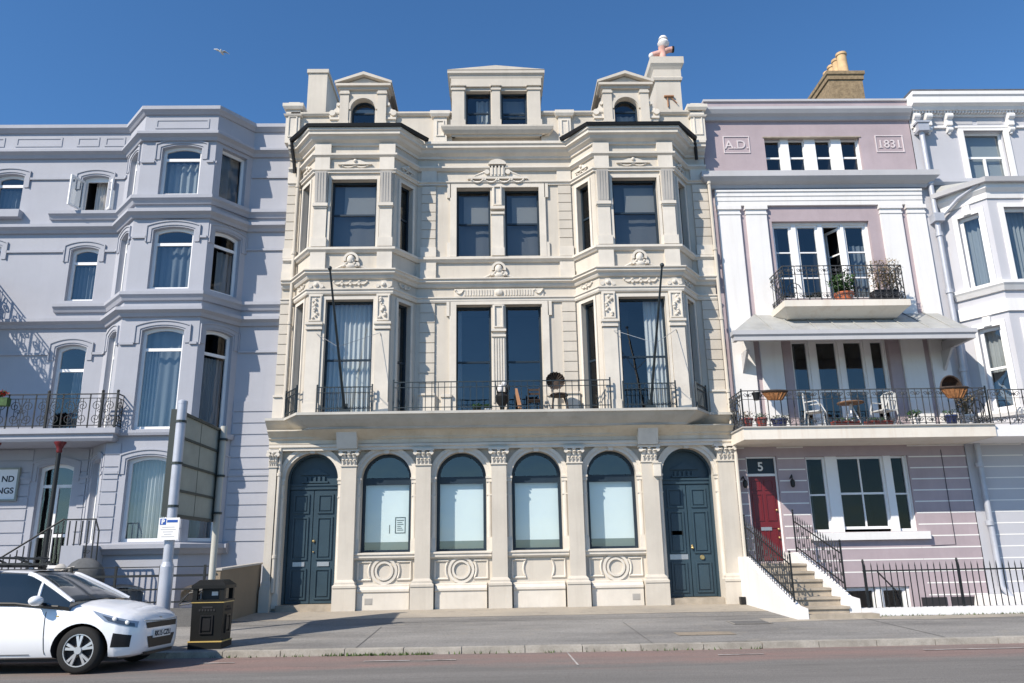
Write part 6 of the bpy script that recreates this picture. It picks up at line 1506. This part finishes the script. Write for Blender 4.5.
md = body.modifiers.new('b', 'BOOLEAN'); md.object = co_; md.operation = 'DIFFERENCE'; md.solver = 'EXACT'; md.material_mode = 'TRANSFER'
dg = bpy.context.evaluated_depsgraph_get(); nm = bpy.data.meshes.new_from_object(body.evaluated_get(dg)); body.modifiers.clear(); body.data = nm
nm.polygons.foreach_set('use_smooth', [True] * len(nm.polygons)); nm.set_sharp_from_angle(angle=.6)
bpy.data.objects.remove(co_)
# greenhouse: dark glass volume, then white roof and pillars over it
GH = [(-3.98, 0.62, 1.0, 1.018), (-3.8, 0.66, 1.02, 1.164), (-3.6, 0.69, 1.03, 1.291), (-3.35, 0.7, 1.02, 1.349), (-3.0, 0.7, 1.02, 1.38), (-2.5, 0.705, 1.0, 1.401), (-2.1, 0.7, 0.99, 1.4), (-1.85, 0.69, 0.98, 1.376), (-1.6, 0.69, 0.97, 1.276), (-1.35, 0.7, 0.96, 1.163), (-1.1, 0.715, 0.95, 1.044), (-0.95, 0.72, 0.93, 0.971)]
GH = [((-.88 + (x + .95) * .80 if x > -2.1 else x + .12), w, zb - (.03 if x > -1.7 else .01), zt) for x, w, zb, zt in GH]
def gsect(x):
    w, zb, zt = lerp_tab(GH, x); wb = w + .125
    k = (zt - zb)
    def wy(z): return wb + (w - .13 - wb) * min(1, (z - zb) / .47)
    return [(0, zb - .05), (wb * .97, zb - .05), (wy(zb), zb), (wy(zb + k * .5), zb + k * .5), (wy(zb + k * .9), zb + k * .9), (wy(zt) - .05, zt - .0), (w * .4, zt + .02), (0, zt + .025)]
gs = [-3.85 + .0742 * i for i in range(41)]
def gy(x, z):
    s = gsect(x)[1:6]
    for (y0, z0), (y1, z1) in zip(s, s[1:]):
        if z0 <= z <= z1: return y0 + (y1 - y0) * (z - z0) / max(1e-6, z1 - z0)
    return s[-1][0]
loft(gs, gsect).build('windows', paint('dark_car_window', (.012, .018, .02), rough=.06, bump=0, var=0, spec=.8, coat=.6), car, smooth=True)
mb = MB()                                                # roof skin and screen pillars
rs_ = [-3.62 + .0775 * i for i in range(26)]
vs = []; 
for x in rs_:
    s = gsect(x); w5 = s[5]
    row = [(w5[0] + .035, w5[1] - .055), (w5[0] + .018, w5[1] - .012), (w5[0] * .9, w5[1] + .018), (s[6][0], s[6][1] + .015), (0, s[7][1] + .015)]
    vs += [(x, -y, z) for y, z in row] + [(x, y, z) for y, z in reversed(row[:-1])]
m = 9; mb.add(vs, [(i * m + j, (i + 1) * m + j, (i + 1) * m + j + 1, i * m + j + 1) for i in range(len(rs_) - 1) for j in range(m - 1)])
mb.build('roof', 'carwhite', car, smooth=True, recalc=True)
for sg in (-1, 1):
    pts = []
    for i in range(12): x = -1.64 + (.75) * i / 11; s = gsect(x); pts.append((x, sg * (s[5][0] + .015), s[5][1] - .012))
    MB().tube(pts, .038, 8).build('screen_pillar', 'carwhite', car, smooth=True)
    x = -2.42; MB().tube([(x, sg * (gy(x, 1.0) + .002), 1.0), (x - .04, sg * (gy(x, 1.25)), 1.25), (x - .08, sg * (gsect(x)[5][0] + .01), gsect(x - .08)[5][1] - .01)], .035, 6).build('door_pillar', 'blackplastic', car)
    x = -1.34; MB().tube([(x, sg * (gy(x, .99) + .006), .985), (x - .03, sg * (gy(x, 1.15) + .004), 1.16), (x - .06, sg * (gsect(x)[5][0] + .01), gsect(x - .06)[5][1] - .01)], .022, 6).build('quarter_pillar', 'carwhite', car, smooth=True)
    pts = [(x, sg * (gsect(x)[2][0] + .012), gsect(x)[2][1] - .004) for x in [-3.3 + .12 * i for i in range(20)]]; MB().tube(pts, .012, 5).build('waist_trim', 'blackplastic', car)
def bpatch(mb, corners, off, nu=10, nv=6, sg=-1, th=0):
    """a patch laid on the body side: corners (x, z) bl, br, tr, tl"""
    vs = []
    for j in range(nv + 1):
        for i in range(nu + 1):
            s, t = i / nu, j / nv
            x = (corners[0][0] * (1 - s) + corners[1][0] * s) * (1 - t) + (corners[3][0] * (1 - s) + corners[2][0] * s) * t
            z = (corners[0][1] * (1 - s) + corners[1][1] * s) * (1 - t) + (corners[3][1] * (1 - s) + corners[2][1] * s) * t
            vs.append((x, sg * (body_y(x, z) + off), z))
    mb.add(vs, [(j * (nu + 1) + i, j * (nu + 1) + i + 1, (j + 1) * (nu + 1) + i + 1, (j + 1) * (nu + 1) + i) for j in range(nv) for i in range(nu)])
for sg in (-1, 1):
    mb = MB(); bpatch(mb, ((-.40, .70), (-.05, .595), (-.05, .68), (-.60, .85)), .006, 16, 6, sg); hl = mb.build('headlight', 'lamp', car, smooth=True)
    mb = MB(); bpatch(mb, ((-.36, .705), (-.07, .612), (-.08, .66), (-.45, .785)), .010, 14, 4, sg); mb.build('bezel', 'lampdark', hl, smooth=True)
    for x, z, r in ((-.29, .728, .034), (-.15, .672, .032)): mb = MB(); mb.ball((x, sg * (body_y(x, z) + .006), z), (r, .02, r), 12, 8); mb.build('lens', 'plate', hl, smooth=True)
    mb = MB(); bpatch(mb, ((-.30, .35), (-.10, .34), (-.09, .50), (-.28, .54)), .005, 8, 5, sg); mb.build('fog_recess', 'blackplastic', car, smooth=True)
    for x in (-1.14, -2.34):
        mb = MB(); pts = [(x - .05 * math.sin((z - .3) * 2), sg * (body_y(x, z) + .001), z) for z in [.27 + .07 * i for i in range(10)]]; mb.tube(pts, .006, 4); mb.build('door_seam', 'rimdark', car)
    mb = MB(); mb.tube([(x, sg * (body_y(x, .27) + .001), .27) for x in [-2.44 + .1 * i for i in range(12)]], .006, 4); mb.build('door_seam', 'rimdark', car)
    mb = MB(); mb.ball((-1.27, sg * (body_y(-1.27, .88) + .14), 1.0), (.085, .11, .07), 12, 8); mr = mb.build('mirror', 'carwhite', car, smooth=True)
    yb = body_y(-1.27, .88); mb = MB(); mb.hexa([(-1.31, sg * (yb - .03), .90), (-1.21, sg * (yb - .03), .90), (-1.21, sg * (yb + .08), .94), (-1.31, sg * (yb + .08), .94), (-1.31, sg * (yb - .05), .96), (-1.21, sg * (yb - .05), .96), (-1.21, sg * (yb + .08), .97), (-1.31, sg * (yb + .08), .97)]); mb.build('mirror_arm', 'blackplastic', mr)
    mb = MB(); mb.ball((-1.02, sg * (body_y(-1.02, .78) + .0), .78), (.025, .008, .013), 8, 6); mb.build('side_repeater', 'gold', car)
    mb = MB(); mb.tube([(-2.30, sg * (body_y(-2.3, .84) + .015), .84), (-2.22, sg * (body_y(-2.3, .84) + .035), .845), (-2.12, sg * (body_y(-2.1, .84) + .015), .84)], .014, 6); mb.build('door_handle', 'carwhite', car, smooth=True)
    mb = MB(); bpatch(mb, ((-3.92, .72), (-3.72, .72), (-3.62, .95), (-3.88, .98)), .006, 6, 5, sg); mb.build('tail_lamp', 'red', car, smooth=True)
# nose: grille, lower intake, plate, badge (wrapped on the curved front)
def nose_x(y, z):
    lo, hi = -.9, 0.0
    for _ in range(30):
        mid = (lo + hi) / 2
        if body_y(mid, z) > abs(y) and sect(mid)[8][1] + .05 > z: lo = mid
        else: hi = mid
    return lo
def npatch(mb, y0, y1, z0, z1, off, nu=14, nv=3, k0=1, k1=1):
    vs = []
    for j in range(nv + 1):
        t = j / nv; k = k0 + (k1 - k0) * t
        for i in range(nu + 1):
            y = (y0 + (y1 - y0) * i / nu) * k; z = z0 + (z1 - z0) * t; vs.append((nose_x(y, z) + off, y, z))
    mb.add(vs, [(j * (nu + 1) + i, j * (nu + 1) + i + 1, (j + 1) * (nu + 1) + i + 1, (j + 1) * (nu + 1) + i) for j in range(nv) for i in range(nu)])
mb = MB(); npatch(mb, -.47, .47, .575, .655, .006, 16, 3, .94, 1); gr = mb.build('grille', 'blackplastic', car, smooth=True)
mb = MB(); mb.tube([(nose_x(y, .665) + .008, y, .665 + .02 * abs(y) / .5) for y in [-.5 + .1 * i for i in range(11)]], .008, 5); mb.build('grille_trim', 'steel', gr)
mb = MB(); npatch(mb, -.42, .42, .30, .46, .006, 16, 4, .82, 1); li = mb.build('lower_intake', 'blackplastic', car, smooth=True)
mb = MB(); mb.box(-.002, .022, -.26, .26, .43, .54); pl = mb.build('number_plate', 'plate', car)
text('RK15 CZU', Fr((.022, -.24), (.022, .24)), .24, .452, .001, .105, 'ink', 'lettering', pl, 'CENTER', .002)
mb = MB(); mb.ball((-.035, 0, .70), (.02, .06, .025), 10, 6); mb.build('badge', 'steel', car, smooth=True)
mb = MB(); npatch(mb, -.45, .45, .205, .25, .004, 12, 2); mb.build('bumper_lip', 'blackplastic', car)
MB().box(-3.9, -.25, -.68, .68, .16, .3).build('underbody', 'rimdark', car)
# wheels
for wx in WX:
    for sg in (-1, 1):
        y = sg * .745
        w = bpy.data.objects.new('wheel', None); C.objects.link(w); w.parent = car
        tb = MB(); tb.lathe((wx, y - .1, .31), [(.215, .0), (.27, -.0), (.30, .02), (.31, .05), (.31, .15), (.30, .18), (.27, .2), (.215, .2)], 36, 'y', False); tb.build('tyre', 'tyre', w, smooth=True)
        yo = y + sg * .085
        rb = MB(); rb.lathe((wx, y - .095, .31), [(.20, 0), (.215, 0), (.222, .02), (.222, .17), (.215, .19), (.20, .19), (.198, .1)], 36, 'y', False)
        for k in range(5):
            for d in (-.17, .17):
                a = 2 * PI * k / 5 + .35; a1 = a + d
                p0 = V((wx + .035 * math.cos(a), yo, .31 + .035 * math.sin(a))); p1 = V((wx + .205 * math.cos(a1), yo - sg * .01, .31 + .205 * math.sin(a1)))
                q = V((-math.sin(a1), 0, math.cos(a1))); n1, n2 = .012, .019; th = V((0, sg * .02, 0))
                rb.hexa([p0 - q * n1 - th, p1 - q * n2 - th, p1 + q * n2 - th, p0 + q * n1 - th, p0 - q * n1 + th * .4, p1 - q * n2 + th * .4, p1 + q * n2 + th * .4, p0 + q * n1 + th * .4])
        rb.lathe((wx, yo - .02, .31), [(.02, 0), (.05, 0), (.05, .04), (.02, .04)], 14, 'y'); rb.build('rim', 'alloy', w, smooth=False)
        db = MB(); db.lathe((wx, y + sg * .02 - .01, .31), [(.02, 0), (.205, 0), (.205, .02), (.02, .02)], 30, 'y'); db.build('brake_disc', 'rimdark', w)
# roof bars with a carrier
for x in (-2.15, -2.95):
    mb = MB(); mb.tube([(x, -.62, 1.49), (x, .62, 1.49)], .02, 6)
    for sg in (-1, 1): mb.hexa([(x - .07, sg * .56 - .05, 1.375), (x + .07, sg * .56 - .05, 1.375), (x + .07, sg * .56 + .05, 1.375), (x - .07, sg * .56 + .05, 1.375), (x - .03, sg * .54 - .04, 1.5), (x + .03, sg * .54 - .04, 1.5), (x + .03, sg * .54 + .04, 1.5), (x - .03, sg * .54 + .04, 1.5)])
    mb.build('roof_bar', 'blackplastic', car)
for y in (-.25, .3):
    mb = MB(); mb.box(-3.3, -1.85, y - .04, y + .04, 1.511, 1.54); mb.tube([(-2.2, y, 1.535), (-2.35, y - .05, 1.62), (-2.05, y, 1.61), (-1.9, y, 1.55)], .02, 6); mb.tube([(-1.95, y - .04, 1.545), (-1.95, y + .04, 1.61), (-2.1, y + .02, 1.63)], .016, 6); mb.build('cycle_carrier', 'iron', car)
for ch in car.children:
    if not ch.name.startswith('wheel'): ch.scale = (1, 1, .92)
    else: ch.scale = (.95, 1, .95); ch.location.x = 0.05 * (-.69 if ch.children and ch.children[0].data.vertices[0].co.x > -2 else -3.27)
car.location = (-4.74, 11.78, .22); car.rotation_euler = (math.radians(-.9), 0, -.036)

# ================================================================== CAMERA, SUN, SKY
cd = bpy.data.cameras.new('Camera'); cam = bpy.data.objects.new('Camera', cd); C.objects.link(cam); SC.camera = cam
cd.sensor_width = 36; cd.sensor_fit = 'HORIZONTAL'; cd.lens = 783 / 1024 * 36; cd.clip_start = .1; cd.clip_end = 20000
cam.matrix_world = Matrix.Translation((0, 0, 1.6)) @ Matrix.Rotation(math.radians(-1.3), 4, 'Z') @ Matrix.Rotation(math.radians(90 + 15.4), 4, 'X') @ Matrix.Rotation(math.radians(-1.0), 4, 'Z')
sd = V((.88, .82, -1.0)).normalized()
ld = bpy.data.lights.new('Sun', 'SUN'); ld.energy = 5.0; ld.angle = math.radians(.53); ld.color = (1, .905, .78)
lo = bpy.data.objects.new('Sun', ld); C.objects.link(lo); lo.rotation_euler = sd.to_track_quat('-Z', 'Y').to_euler(); lo.location = (-20, -20, 30)
wd = bpy.data.worlds.new('World'); SC.world = wd; wd.use_nodes = True; nt = wd.node_tree
sk = nt.nodes.new('ShaderNodeTexSky'); sk.sky_type = 'NISHITA'; sk.sun_disc = False
sk.sun_elevation = math.asin(-sd.z); sk.sun_rotation = math.atan2(-sd.x, -sd.y); sk.air_density = 1.0; sk.dust_density = 0; sk.ozone_density = 2.2; sk.altitude = 0
hs = nt.nodes.new('ShaderNodeHueSaturation'); hs.inputs['Saturation'].default_value = 1.08; tm = nt.nodes.new('ShaderNodeMix'); tm.data_type = 'RGBA'; tm.blend_type = 'MULTIPLY'; tm.inputs['Factor'].default_value = 1; tm.inputs['B'].default_value = (.90, 1.14, 1.36, 1); nt.links.new(sk.outputs[0], tm.inputs['A']); nt.links.new(tm.outputs['Result'], hs.inputs['Color'])
nt.links.new(hs.outputs[0], nt.nodes['Background'].inputs['Color']); nt.nodes['Background'].inputs['Strength'].default_value = .096
vs_ = SC.view_settings; vs_.view_transform = 'Standard'; vs_.look = 'None'; vs_.exposure = .32; vs_.gamma = 1; vs_.use_curve_mapping = False
SC.cycles.max_bounces = 8; SC.cycles.transparent_max_bounces = 12
